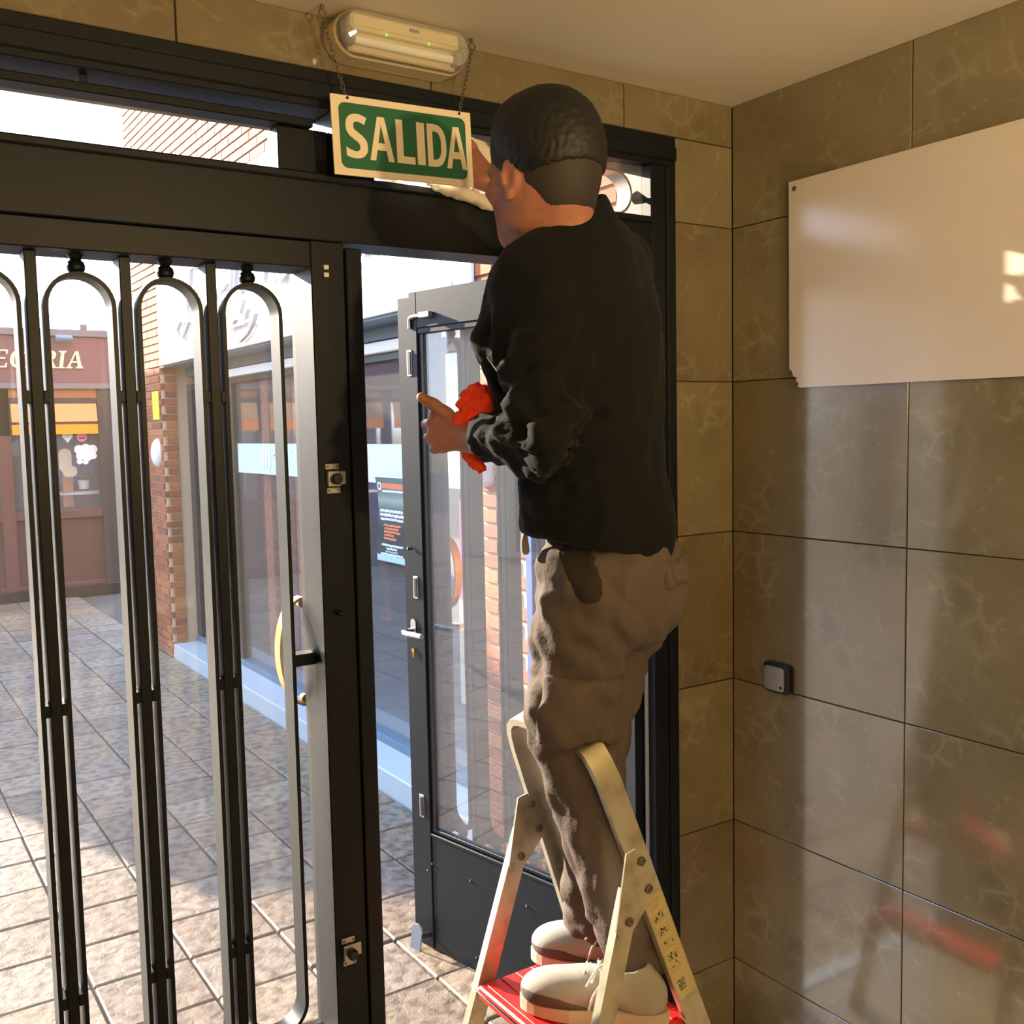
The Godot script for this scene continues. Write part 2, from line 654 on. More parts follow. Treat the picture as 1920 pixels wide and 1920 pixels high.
func materials() -> void:
	for k in 2:
		var m := mat(Color(0.9, 0.92, 0.89), 0.13, 0.0, 0.7)
		m.clearcoat_enabled = true
		m.clearcoat = 0.6
		m.clearcoat_roughness = 0.06
		m.albedo_texture = ImageTexture.create_from_image(marble_img(11 + k * 40))
		m.uv1_scale = Vector3.ONE * 0.92
		M["marble%d" % k] = m
		m = m.duplicate()
		m.albedo_color = Color(0.83, 0.83, 0.80)
		M["marble%d" % (k + 2)] = m
	M.joint = mat(Color(0.26, 0.21, 0.15), 0.8)
	M.paint = mat(Color(0.045, 0.07, 0.1), 0.42, 0.0, 0.34)
	M.paint.normal_enabled = true
	M.paint.normal_texture = ntex(noise(5, 0.12, FastNoiseLite.TYPE_SIMPLEX, 2), null, 256, 1.0)
	M.paint.normal_scale = 0.12
	tri_map(M.paint, 6.0)
	M.dark = mat(Color(0.07, 0.07, 0.075), 0.4)
	M.seal = mat(Color(0.6, 0.62, 0.65), 0.5)
	M.black = mat(Color(0.03, 0.03, 0.033), 0.45)
	M.ceiling = mat(Color(0.86, 0.83, 0.76), 0.85)
	M.ceiling.albedo_texture = ntex(noise(3, 0.004), ramp([[0.0, Color(0.93, 0.93, 0.93)], [1.0, Color(1, 1, 1)]]), 256)
	tri_map(M.ceiling, 0.4)
	M.floor = mat(Color(0.62, 0.57, 0.48), 0.3)
	M.plaster = mat(Color(0.5, 0.45, 0.37), 0.8)
	M.chrome = mat(Color(0.82, 0.82, 0.84), 0.18, 1.0)
	M.steel = mat(Color(0.72, 0.71, 0.69), 0.38, 1.0)
	M.brass = mat(Color(0.78, 0.6, 0.3), 0.28, 1.0)
	M.alu = mat(Color(0.78, 0.76, 0.7), 0.42, 0.85)
	M.alu.albedo_texture = ntex(noise(8, 0.02), ramp([[0.0, Color(0.8, 0.78, 0.72)], [0.5, Color(0.95, 0.94, 0.92)], [1.0, Color(1, 1, 1)]]), 256)
	tri_map(M.alu, 2.5, false)
	M.lamp = mat(Color(1, 0.95, 0.85), 0.5)
	M.lamp.emission_enabled = true
	M.lamp.emission = Color(1.0, 0.84, 0.6)
	M.lamp.emission_energy_multiplier = 2.5
	M.glass = mat(Color(1, 1, 1, 0.04), 0.02)
	M.glass.transparency = BaseMaterial3D.TRANSPARENCY_ALPHA
	M.panel = mat(Color(0.8, 0.77, 0.73), 0.17, 0.0, 0.6)
	M.white = mat(Color(0.9, 0.9, 0.88), 0.5)
	M.cream = mat(Color(0.86, 0.8, 0.66), 0.6)
	M.red = mat(Color(0.85, 0.1, 0.06), 0.45)
	M.green = mat(Color(0.03, 0.36, 0.24), 0.5)
	M.signwhite = mat(Color(0.88, 0.83, 0.74), 0.5)
	M.lens = mat(Color(0.9, 0.9, 0.88, 0.25), 0.12)
	M.lens.transparency = BaseMaterial3D.TRANSPARENCY_ALPHA
	M.plastic = mat(Color(0.8, 0.74, 0.58), 0.4)
	M.led = mat(Color(0.3, 0.9, 0.2), 0.4)
	M.led.emission_enabled = true
	M.led.emission = Color(0.35, 1.0, 0.2)
	M.led.emission_energy_multiplier = 2.0
	M.chain = mat(Color(0.45, 0.42, 0.38), 0.5, 0.8)
	# street
	var pav := ntex(noise(21, 0.012, FastNoiseLite.TYPE_SIMPLEX, 5), ramp([[0.0, Color(0.33, 0.27, 0.22)], [0.3, Color(0.44, 0.385, 0.33)], [0.55, Color(0.53, 0.48, 0.42)], [1.0, Color(0.58, 0.54, 0.47)]]), 1024)
	var slate := noise(22, 0.013, FastNoiseLite.TYPE_CELLULAR, 3)
	slate.cellular_return_type = FastNoiseLite.RETURN_DISTANCE2_SUB
	slate.domain_warp_enabled = true
	slate.domain_warp_amplitude = 50.0
	slate.domain_warp_frequency = 0.012
	var rel := ntex(slate, null, 1024)
	for k in 4:
		var m := mat([Color(0.92, 0.9, 0.88), Color(1, 0.97, 0.92), Color(0.86, 0.82, 0.78), Color(0.96, 0.9, 0.83)][k], 0.62)
		m.albedo_texture = pav
		m.heightmap_enabled = true
		m.heightmap_texture = rel
		m.heightmap_scale = 0.4
		tri_map(m, 1.0)
		m.uv1_offset = Vector3(0.13, 0.37, 0.29) * k
		M["paver%d" % k] = m
	M.mortar_dark = mat(Color(0.3, 0.28, 0.25), 0.9)
	var grit := ntex(noise(31, 0.05), ramp([[0.0, Color(0.78, 0.74, 0.7)], [1.0, Color(1, 1, 1)]]), 256)
	for k in 5:
		var m := mat([Color(0.71, 0.39, 0.25), Color(0.65, 0.34, 0.22), Color(0.76, 0.47, 0.28), Color(0.57, 0.33, 0.24), Color(0.73, 0.42, 0.25)][k], 0.8)
		m.albedo_texture = grit
		tri_map(m, 3.0)
		M["brick%d" % k] = m
	M.mortar = mat(Color(0.78, 0.66, 0.55), 0.9)
	M.fascia = mat(Color(0.93, 0.93, 0.92), 0.5)
	M.script = mat(Color(0.72, 0.71, 0.7), 0.4)
	M.teal = mat(Color(0.1, 0.13, 0.16), 0.35)
	M.bluegrey = mat(Color(0.36, 0.44, 0.5), 0.4)
	M.stepstone = mat(Color(0.72, 0.74, 0.74), 0.35)
	M.frost = mat(Color(0.82, 0.88, 0.88), 0.5)
	M.wood = mat(Color(0.75, 0.43, 0.22), 0.5)
	M.wood.albedo_texture = ntex(noise(41, 0.02), ramp([[0.0, Color(0.7, 0.66, 0.6)], [1.0, Color(1, 1, 1)]]), 256)
	tri_map(M.wood, 3.0)
	M.maroon = mat(Color(0.36, 0.2, 0.18), 0.6)
	M.maroon2 = mat(Color(0.31, 0.165, 0.145), 0.6)
	M.fasciared = mat(Color(0.44, 0.29, 0.3), 0.6)
	M.umber = mat(Color(0.21, 0.17, 0.16), 0.6)
	M.tan = mat(Color(0.78, 0.6, 0.36), 0.8)
	M.tan2 = mat(Color(0.6, 0.38, 0.23), 0.8)
	M.orange = mat(Color(1.0, 0.58, 0.05), 0.75)
	M.grey = mat(Color(0.45, 0.43, 0.44), 0.7)
	M.blue = mat(Color(0.12, 0.3, 0.62), 0.6)
	M.leafgreen = mat(Color(0.2, 0.42, 0.12), 0.7)
	M.yellow = mat(Color(0.95, 0.85, 0.2), 0.6)
	M.pink = mat(Color(0.9, 0.5, 0.6), 0.6)
	M.shirtblue = mat(Color(0.22, 0.28, 0.66), 0.8)
	M.inside = mat(Color(0.3, 0.26, 0.25), 0.8)
	M.dustrose = mat(Color(0.5, 0.34, 0.33), 0.8)
	# man
	M.skin = mat(Color(0.68, 0.47, 0.39), 0.5)
	M.skin.subsurf_scatter_enabled = true
	M.skin.subsurf_scatter_strength = 0.08
	M.skin.albedo_texture = ntex(noise(51, 0.05), ramp([[0.0, Color(0.86, 0.8, 0.78)], [1.0, Color(1, 1, 1)]]), 256)
	tri_map(M.skin, 4.0, false)
	M.hair = mat(Color(0.04, 0.038, 0.038), 0.6)
	M.stubble = mat(Color(0.17, 0.14, 0.13), 0.7)
	M.jacket = mat(Color(0.085, 0.09, 0.095), 0.9, 0.0, 0.2)
	M.jacket.rim_enabled = true
	M.jacket.rim = 0.25
	M.trousers = mat(Color(0.37, 0.335, 0.315), 0.9, 0.0, 0.2)
	M.trousers.normal_enabled = true
	M.trousers.normal_texture = ntex(noise(52, 0.1, FastNoiseLite.TYPE_SIMPLEX, 3), null, 256, 2.0)
	M.trousers.normal_scale = 0.3
	tri_map(M.trousers, 3.0, false)
	M.pocket = mat(Color(0.22, 0.2, 0.19), 0.9, 0.0, 0.2)
	M.zip = mat(Color(0.5, 0.49, 0.47), 0.5)
	M.shoe = mat(Color(0.62, 0.6, 0.56), 0.8)
	M.shoetoe = mat(Color(0.33, 0.3, 0.27), 0.8)
	M.shoesole = mat(Color(0.74, 0.68, 0.58), 0.7)
	M.lace = mat(Color(0.82, 0.8, 0.76), 0.8)
	M.rag = mat(Color(1.0, 0.3, 0.15), 0.85)
	M.rag.backlight_enabled = true
	M.rag.backlight = Color(0.5, 0.1, 0.04)
	M.cloth = mat(Color(0.93, 0.9, 0.84), 0.85)
	M.cloth.backlight_enabled = true
	M.cloth.backlight = Color(0.4, 0.38, 0.34)

# a marble tile of the wall; o is the lower corner of its face, u and w its edges, nn its outward normal
func marble_tile(par: Node, o: Vector3, u: Vector3, w: Vector3, nn: Vector3, k: int) -> void:
	var b := B.new()
	var g := 0.0012
	var lu := u.length() - 2 * g
	var lw := w.length() - 2 * g
	var c := o + (u + w) * 0.5 - nn * 0.004
	var bas := Basis(u.normalized(), w.normalized(), nn)
	var e := b.uvof(c, nn)
	b.off = -e + Vector2(rng.randf_range(0.28, 0.8), rng.randf_range(0.25, 0.85))
	b.box(c, Vector3(lu, lw, 0.008), bas, 0.0012)
	put("tile", b, M["marble%d" % k], par)

func lobby() -> void:
	var rows := [0.0, 0.251, 0.649, 1.046, 1.45, 1.85, 2.25, 2.562]
	# side wall on the right
	var w := thing("wall_right", "marble tiled side wall of the lobby, on the right", "wall", Vector3.ZERO, "", "structure")
	var b := B.new()
	b.span(Vector3(0.008, -0.1, -0.12), Vector3(0.1, 2.7, 4.8))
	put("backing", b, M.joint, w)
	for c in 9:
		for r in 7:
			var z0 := 0.533 * c
			marble_tile(w, Vector3(0, rows[r], z0), Vector3(0, 0, 0.533), Vector3(0, rows[r + 1] - rows[r], 0), Vector3(-1, 0, 0), [1, 0, 0, 1, 3, 0, 2, 1, 0, 3, 1][(c * 3 + r * 5) % 11])
	# door wall
	w = thing("wall_front", "marble cladding of the door wall above and beside the dark entrance frame", "wall", Vector3.ZERO, "", "structure")
	b = B.new()
	b.span(Vector3(-3.7, 2.455, -0.2), Vector3(0.1, 2.7, -0.008))
	b.span(Vector3(-0.205, -0.1, -0.115), Vector3(0.008, 2.455, -0.008))
	put("backing", b, M.joint, w)
	for x: float in [-3.565, -3.032, -2.499, -1.966, -1.432, -0.899, -0.366]:
		var xe := minf(x + 0.533, 0.0)
		marble_tile(w, Vector3(x, 2.457, 0), Vector3(xe - x, 0, 0), Vector3(0, 0.105, 0), Vector3(0, 0, 1), rng.randi() % 4)
	for r in 7:
		var y1: float = minf(rows[r + 1], 2.457)
		marble_tile(w, Vector3(-0.204, rows[r], 0), Vector3(0.204, 0, 0), Vector3(0, y1 - rows[r], 0), Vector3(0, 0, 1), r % 2 * 2)
	w = thing("wall_left", "far side wall of the lobby, outside the picture", "wall", Vector3.ZERO, "", "structure")
	b = B.new()
	b.span(Vector3(-3.8, -0.1, -0.2), Vector3(-3.65, 2.7, 4.8))
	put("plaster", b, M.plaster, w)
	w = thing("wall_back", "back wall of the lobby, behind the viewer", "wall", Vector3.ZERO, "", "structure")
	b = B.new()
	b.span(Vector3(-3.8, -0.1, 4.7), Vector3(0.1, 2.7, 4.85))
	put("plaster", b, M.plaster, w)
	w = thing("ceiling", "plain cream ceiling of the lobby", "ceiling", Vector3.ZERO, "", "structure")
	b = B.new()
	b.span(Vector3(-3.7, 2.562, -0.05), Vector3(0.05, 2.7, 4.75))
	put("slab", b, M.ceiling, w)
	w = thing("floor", "polished stone floor of the lobby", "floor", Vector3.ZERO, "", "structure")
	b = B.new()
	b.span(Vector3(-3.7, -0.12, -0.06), Vector3(0.05, 0.0, 4.75))
	put("slab", b, M.floor, w)
	b = B.new()
	b.span(Vector3(-3.65, -0.1, -0.115), Vector3(-0.2, 0.004, -0.0601))
	put("threshold", b, M.stepstone, w)

# iron grille in a plane: local x along the door, y up, z across; bars and loops between z0 and z0 + 0.05
func grille(par: Node, bars: Array, loops: Array, y0: float, y1: float, z0: float, half := 0.0575) -> void:
	var d := 0.05
	for x: float in bars:
		var b := B.new()
		b.span(Vector3(x - 0.010, y0, z0), Vector3(x + 0.010, y1, z0 + d), 0.0015)
		put("bar", b, M.paint, par)
	for x: float in loops:
		var b := B.new()
		var top := y1 - 0.036
		var bot := y0 + 0.036
		var p := arc(Vector3(x, top - half, z0 + d / 2), Vector3(half, 0, 0), Vector3(0, half, 0), 0, PI, 16)
		p.append_array(arc(Vector3(x, bot + half, z0 + d / 2), Vector3(half, 0, 0), Vector3(0, half, 0), PI, TAU, 16))
		b.sweep(p, Vector3(0, 0, 1), d, 0.008, true)
		put("loop", b, M.paint, par)
		for yy: float in [top, bot]:
			b = B.new()
			var s := 1.0 if yy == top else -1.0
			b.lathe([Vector2(0.006, 0), Vector2(0.011, 0.003), Vector2(0.0155, 0.010), Vector2(0.0165, 0.016), Vector2(0.0145, 0.023), Vector2(0.009, 0.028), Vector2(0.012, 0.031), Vector2(0.016, 0.037)], Transform3D(Basis(Vector3(1, 0, 0), Vector3(0, s, 0), Vector3(0, 0, 1)), Vector3(x, yy, z0 + d / 2)), 14)
			put("ball", b, M.paint, par)
	for x: float in bars:
		for y: float in [0.688, 1.243, 1.812]:
			if y > y0 and y < y1:
				for s: float in [-1.0, 1.0]:
					var b := B.new()
					b.span(Vector3(x + s * 0.010, y - 0.011, z0 + 0.001), Vector3(x + s * 0.0195, y + 0.011, z0 + d - 0.001), 0.001)
					put("clip", b, M.paint, par)

func surface_bolt(par: Node, at: Vector3, turn: float) -> void:
	var xf := Transform3D(Basis(Vector3(0, 0, 1), turn), at)
	var b := B.new()
	b.box(xf * Vector3(-0.002, 0.0245, 0.002), Vector3(0.030, 0.012, 0.003), xf.basis, 0.001)
	b.box(xf * Vector3(0, -0.0245, 0.002), Vector3(0.030, 0.012, 0.003), xf.basis, 0.001)
	b.box(xf * Vector3(-0.001, 0, 0.006), Vector3(0.030, 0.032, 0.012), xf.basis, 0.002)
	var o := put("bolt_plate", b, M.steel, par)
	b = B.new()
	b.box(xf * Vector3(0.016, 0.001, 0.0035), Vector3(0.022, 0.027, 0.006), xf.basis, 0.0015)
	put("bolt_tongue", b, M.steel, o)
	b = B.new()
	b.tube([xf * Vector3(0, 0, 0.012), xf * Vector3(0, 0, 0.024), xf * Vector3(0, 0, 0.028)], [0.0105, 0.0115, 0.009], 16)
	put("bolt_knob", b, M.black, o)
	for p: Vector2 in [Vector2(-0.012, 0.0245), Vector2(0.009, 0.0245), Vector2(-0.010, -0.0245), Vector2(0.010, -0.0245)]:
		b = B.new()
		b.tube([xf * Vector3(p.x, p.y, 0.003), xf * Vector3(p.x, p.y, 0.0045)], 0.0028, 8)
		put("screw", b, M.chain, o)

func entrance() -> void:
	# perimeter frame
	var t := thing("trim_1", "dark grey metal frame round the whole street entrance", "door frame", Vector3.ZERO, "", "structure")
	var b := B.new()
	b.span(Vector3(-3.65, 2.381, -0.1), Vector3(-0.205, 2.456, 0.006), 0.002)
	b.span(Vector3(-3.65, 2.395, 0.006), Vector3(-0.205, 2.43, 0.012), 0.003)
	put("top_rail", b, M.paint, t)
	b = B.new()
	b.span(Vector3(-3.65, 2.122, -0.1), Vector3(-0.29, 2.246, 0.006), 0.002)
	b.span(Vector3(-3.65, 2.236, 0.006), Vector3(-0.29, 2.252, 0.016), 0.003)
	put("header_rail", b, M.paint, t)
	b = B.new()
	b.span(Vector3(-1.132, 2.246, -0.1), Vector3(-1.04, 2.381, 0.004), 0.002)
	put("mullion", b, M.paint, t)
	b = B.new()
	b.span(Vector3(-0.288, 0.0, -0.115), Vector3(-0.205, 2.381, 0.006), 0.002)
	b.span(Vector3(-0.322, 0.0, -0.08), Vector3(-0.288, 2.122, -0.035), 0.002)
	b.span(Vector3(-0.24, 0.0, 0.006), Vector3(-0.212, 2.381, 0.012), 0.003)
	put("jamb", b, M.paint, t)
	b = B.new()
	b.span(Vector3(-0.294, 0.01, -0.03), Vector3(-0.289, 2.12, -0.02))
	b.span(Vector3(-0.325, 2.113, -0.03), Vector3(-0.289, 2.121, -0.02))
	put("gasket", b, M.seal, t)
	# transom over the fixed leaf
	t = thing("window_1", "long transom window above the barred fixed door leaf", "window", Vector3.ZERO, "", "structure")
	b = B.new()
	b.span(Vector3(-3.65, 2.344, -0.07), Vector3(-1.168, 2.361, -0.005), 0.002)
	put("sash_bar", b, M.paint, t)
	b = B.new()
	b.span(Vector3(-1.238, 2.246, -0.075), Vector3(-1.132, 2.344, -0.02), 0.002)
	put("stile", b, M.paint, t)
	b = B.new()
	b.span(Vector3(-1.60, 2.361, -0.06), Vector3(-1.585, 2.381, -0.03))
	put("clip", b, M.paint, t)
	b = B.new()
	b.span(Vector3(-3.65, 2.247, -0.052), Vector3(-1.238, 2.344, -0.048))
	put("pane", b, M.glass, t)
	# transom over the door that stands open
	t = thing("window_2", "short transom window with a rounded iron loop above the open door", "window", Vector3.ZERO, "", "structure")
	b = B.new()
	var y0 := 2.257
	var y1 := 2.362
	var hy := (y1 - y0) / 2
	var cy := (y0 + y1) / 2
	var p := arc(Vector3(-0.325 - hy, cy, -0.05), Vector3(hy, 0, 0), Vector3(0, hy, 0), -PI / 2, PI / 2, 16)
	p.append_array(arc(Vector3(-1.0 + hy, cy, -0.05), Vector3(hy, 0, 0), Vector3(0, hy, 0), PI / 2, PI * 1.5, 16))
	b.sweep(p, Vector3(0, 0, 1), 0.05, 0.006, true)
	put("loop", b, M.steel, t)
	for s: float in [1.0, -1.0]:
		b = B.new()
		var x := -0.325 if s > 0 else -1.0
		b.lathe([Vector2(0.005, 0), Vector2(0.010, 0.004), Vector2(0.012, 0.010), Vector2(0.008, 0.018), Vector2(0.006, 0.022), Vector2(0.016, 0.036), Vector2(0.018, 0.040)], Transform3D(Basis(Vector3(0, 1, 0), Vector3(s, 0, 0), Vector3(0, 0, 1)), Vector3(x, cy, -0.05)), 14)
		put("ball", b, M.paint, t)
	b = B.new()
	b.span(Vector3(-1.04, 2.247, -0.03), Vector3(-0.288, 2.381, -0.026))
	put("pane", b, M.glass, t)
	# fixed leaf
	t = thing("door_1", "fixed dark metal door leaf of upright bars and arched loops", "door", Vector3.ZERO, "", "structure")
	b = B.new()
	b.span(Vector3(-1.186, 0.0, -0.115), Vector3(-1.114, 2.122, 0.0), 0.002)
	put("stile", b, M.paint, t)
	b = B.new()
	b.span(Vector3(-1.112, 0.0, -0.09), Vector3(-1.077, 2.112, 0.006), 0.002)
	put("cover_strip", b, M.paint, t)
	b = B.new()
	b.span(Vector3(-3.65, 2.068, -0.1), Vector3(-1.186, 2.120, 0.0), 0.002)
	put("top_rail", b, M.paint, t)
	b = B.new()
	b.span(Vector3(-3.65, 0.0, -0.1), Vector3(-1.186, 0.44, 0.0), 0.002)
	put("kick_panel", b, M.paint, t)
	var bars := []
	var loops := []
	for k in 13:
		bars.append(-1.377 - 0.1592 * k)
		loops.append(-1.2975 - 0.1592 * k)
	grille(t, bars, loops, 0.44, 2.068, -0.085)
	b = B.new()
	b.span(Vector3(-3.65, 0.44, -0.098), Vector3(-1.186, 2.068, -0.094))
	put("pane", b, M.glass, t)
	surface_bolt(t, Vector3(-1.155, 1.644, 0.0), 0.0)
	surface_bolt(t, Vector3(-1.156, 0.635, 0.0), 0.0)
	b = B.new()
	b.tube([Vector3(-1.155, 1.366, 0.0), Vector3(-1.155, 1.366, 0.018), Vector3(-1.155, 1.366, 0.02)], [0.006, 0.006, 0.003], 10)
	put("stud", b, M.black, t)
	b = B.new()
	b.span(Vector3(-1.24, 1.252, -0.085), Vector3(-1.186, 1.277, -0.05), 0.001)
	put("link_bar", b, M.paint, t)
	# half of the round pull handle, on the street side
	half_pull(t, Vector3(-1.175, 1.262, -0.15), Vector3(-0.055, 0, 0))
	for y: float in [2.09, 2.075]:
		b = B.new()
		b.box(Vector3(-1.155, y - 0.02, 0.002), Vector3(0.012, 0.010, 0.006), Basis(), 0.001)
		put("catch", b, M.steel, t)

func half_pull(par: Node, c: Vector3, out: Vector3) -> void:
	var b := B.new()
	var p := arc(c, out, Vector3(0, 0.118, 0), -PI / 2, PI / 2, 18)
	b.sweep(p, out.cross(Vector3.UP), 0.03, 0.006)
	for y: float in [-0.105, 0.105]:
		var q := c + Vector3(0, y, 0)
		var s := signf(out.z + 0.5 * out.x) if false else 1.0
		b.tube([q + Vector3(0, 0, -0.008 * s), q + Vector3(0, 0, 0.008 * s)], 0.009, 10)
	put("pull_handle", b, M.brass, par)

# the open leaf; local x runs from the hinge to the free edge, z away from the viewer
func leaf() -> void:
	var t := thing("door_2", "open glazed dark metal door leaf with lever handle, swung out to the street", "door", Vector3(-0.262, 0, -0.03), "", "structure")
	var a := deg_to_rad(11.0)
	t.basis = Basis(Vector3(-sin(a), 0, -cos(a)), Vector3.UP, Vector3(cos(a), 0, -sin(a)))
	var b := B.new()
	b.span(Vector3(0.93, 0.006, 0.0), Vector3(0.968, 2.177, 0.05), 0.002)
	b.span(Vector3(0.966, 0.006, 0.004), Vector3(1.03, 2.164, 0.05), 0.002)
	put("stile", b, M.paint, t)
	b = B.new()
	b.span(Vector3(0.06, 0.006, 0.0), Vector3(0.12, 2.177, 0.05), 0.002)
	put("stile", b, M.paint, t)
	b = B.new()
	b.span(Vector3(0.12, 2.062, 0.0), Vector3(0.93, 2.177, 0.05), 0.002)
	put("top_rail", b, M.paint, t)
	b = B.new()
	b.span(Vector3(0.12, 0.006, 0.004), Vector3(0.93, 0.392, 0.05), 0.002)
	put("bottom_panel", b, M.paint, t)
	b = B.new()
	b.span(Vector3(0.91, 0.41, 0.0085), Vector3(0.93, 2.05, 0.028), 0.001)
	b.span(Vector3(0.12, 0.41, 0.0085), Vector3(0.14, 2.05, 0.028), 0.001)
	put("glazing_bead", b, M.dark, t)
	for y: float in [0.392, 0.408]:
		b = B.new()
		b.span(Vector3(0.12, y, 0.0 if y < 0.4 else 0.006), Vector3(0.93, y + 0.012, 0.03), 0.002)
		put("sill_bead", b, M.paint, t)
	b = B.new()
	b.span(Vector3(0.12, 2.044, 0.003), Vector3(0.93, 2.062, 0.03), 0.002)
	put("head_bead", b, M.paint, t)
	b = B.new()
	b.span(Vector3(0.13, 0.415, 0.016), Vector3(0.92, 2.048, 0.02))
	put("pane", b, M.glass, t)
	var loops := []
	var bars := []
	for k in 5:
		loops.append(0.833 - 0.163 * k)
	for k in 6:
		bars.append(0.9145 - 0.163 * k)
	grille(t, bars, loops, 0.392, 2.062, 0.034, 0.0605)
	# lever on the lobby side
	b = B.new()
	b.prism(rrect(0.026, 0.062, 0.012), -0.004, 0.0, Transform3D(Basis(), Vector3(0.985, 1.088, 0)))
	var h := put("handle_plate", b, M.chrome, t)
	b = B.new()
	b.tube([Vector3(0.985, 1.082, -0.002), Vector3(0.985, 1.082, -0.038), Vector3(0.982, 1.081, -0.047), Vector3(0.972, 1.080, -0.05), Vector3(0.885, 1.080, -0.05)], [0.009, 0.009, 0.0095, 0.0095, 0.0095], 12)
	put("lever", b, M.chrome, h)
	b = B.new()
	b.tube([Vector3(0.985, 1.095, 0.05), Vector3(0.985, 1.095, 0.095), Vector3(0.97, 1.095, 0.1), Vector3(0.86, 1.095, 0.1)], 0.0095, 12)
	put("lever", b, M.chrome, t)
	b = B.new()
	b.lathe([Vector2(0.0, 0.006), Vector2(0.008, 0.006), Vector2(0.0085, 0.0)], Transform3D(Basis(Vector3(1, 0, 0), Vector3(0, 0, -1), Vector3(0, 1, 0)), Vector3(0.987, 1.013, 0.0)), 14)
	b.box(Vector3(0.987, 1.000, -0.003), Vector3(0.0085, 0.022, 0.006), Basis(), 0.002)
	put("key_cylinder", b, M.brass, t)
	for q: Array in [[1.188, 1.262], [0.45, 0.527], [1.912, 1.996]]:
		b = B.new()
		b.span(Vector3(0.957, q[0], -0.0025), Vector3(0.981, q[1], 0.002), 0.001)
		var pl := put("latch_plate", b, M.steel, t)
		b = B.new()
		b.span(Vector3(0.960, q[0] + 0.006, -0.005), Vector3(0.974, q[1] - 0.006, -0.0024), 0.001)
		put("latch_slot", b, M.black, pl)
	b = B.new()
	b.tube([Vector3(0.985, 1.353, 0.0), Vector3(0.985, 1.353, -0.016), Vector3(0.985, 1.353, -0.019)], [0.006, 0.006, 0.003], 10)
	put("stud", b, M.chrome, t)
	b = B.new()
	b.tube([Vector3(0.958, 2.062, -0.006), Vector3(0.958, 2.088, -0.006), Vector3(0.952, 2.096, -0.007), Vector3(0.94, 2.099, -0.008), Vector3(0.895, 2.099, -0.008)], 0.006, 8)
	var cl := put("catch_rod", b, M.steel, t)
	b = B.new()
	b.box(Vector3(0.872, 2.099, -0.010), Vector3(0.05, 0.018, 0.02), Basis(), 0.002)
	put("catch_block", b, M.steel, cl)
	for q: Vector2 in [Vector2(0.926, 0.3), Vector2(0.737, 0.3), Vector2(0.486, 0.3), Vector2(0.24, 0.3), Vector2(0.95, 0.27), Vector2(0.718, 0.05), Vector2(0.4, 0.05)]:
		b = B.new()
		b.tube([Vector3(q.x, q.y, 0.004), Vector3(q.x, q.y, 0.0), Vector3(q.x, q.y, -0.0015)], [0.0045, 0.0045, 0.002], 8)
		put("rivet", b, M.chrome, t)
	b = B.new()
	b.span(Vector3(0.13, 0.302, 0.0025), Vector3(0.928, 0.3035, 0.0045))
	put("panel_seam", b, M.dark, t)
	# door stop: a rounded plate on a short arm
	b = B.new()
	b.tube([Vector3(0.945, 0.05, 0.004), Vector3(0.955, 0.05, -0.03)], 0.008, 8)
	var st := put("stop_arm", b, M.dark, t)
	b = B.new()
	var poly := PackedVector2Array([Vector2(-0.022, -0.045), Vector2(0.022, -0.045)])
	for k in 9:
		poly.append(Vector2(cos(PI * k / 8) * 0.022, 0.028 + sin(PI * k / 8) * 0.022))
	b.prism(poly, -0.003, 0.003, Transform3D(Basis(Vector3(0, 0, 1), 0.18) * Basis(Vector3.UP, 0.15), Vector3(0.975, 0.042, -0.035)))
	put("stop_plate", b, M.seal, st)
	half_pull(t, Vector3(0.955, 1.262, 0.12), Vector3(-0.062, 0, 0))

func street() -> void:
	var t := thing("ground", "square outside paved with square cracked stone-look slabs", "pavement", Vector3.ZERO, "", "structure")
	var b := B.new()
	b.span(Vector3(-30, -0.25, -40), Vector3(14, -0.014, -0.115))
	put("bed", b, M.mortar_dark, t)
	var far: Array[B] = [B.new(), B.new(), B.new(), B.new()]
	for i in 52:
		var x1 := 0.095 - 0.305 * i
		for k in 44:
			var z1 := -0.206 - 0.293 * k
			var c := Vector3(x1 - 0.1525, -0.02 + rng.randf_range(-0.002, 0.002), z1 - 0.1465)
			if k == 0 and false:
				continue
			var pick := rng.randi() % 4
			var bas := Basis(Vector3(1, 0, 0), rng.randf_range(-0.006, 0.006)) * Basis(Vector3(0, 0, 1), rng.randf_range(-0.006, 0.006))
			var near := c.z > -9.0 and c.x > -1.75 - maxf(0.0, 0.0) and c.x < 0.15
			if near and c.z > -7.4 and c.x > -1.72 + 0.19 * maxf(0.0, -c.z - 2.0):
				var s := B.new()
				s.box(c, Vector3(0.296, 0.04, 0.284), bas, 0.005)
				put("paving_slab", s, M["paver%d" % pick], t)
			elif c.z > -12.0:
				far[pick].box(c, Vector3(0.296, 0.04, 0.284), bas)
	for k in 4:
		var o := put("paving_slab", far[k], M["paver%d" % k], t)
		o.set_meta("kind", "stuff")
	# strip against the threshold
	b = B.new()
	b.span(Vector3(-3.65, -0.04, -0.204), Vector3(0.1, 0.0, -0.115), 0.003)
	put("threshold_strip", b, M.paver1, t)

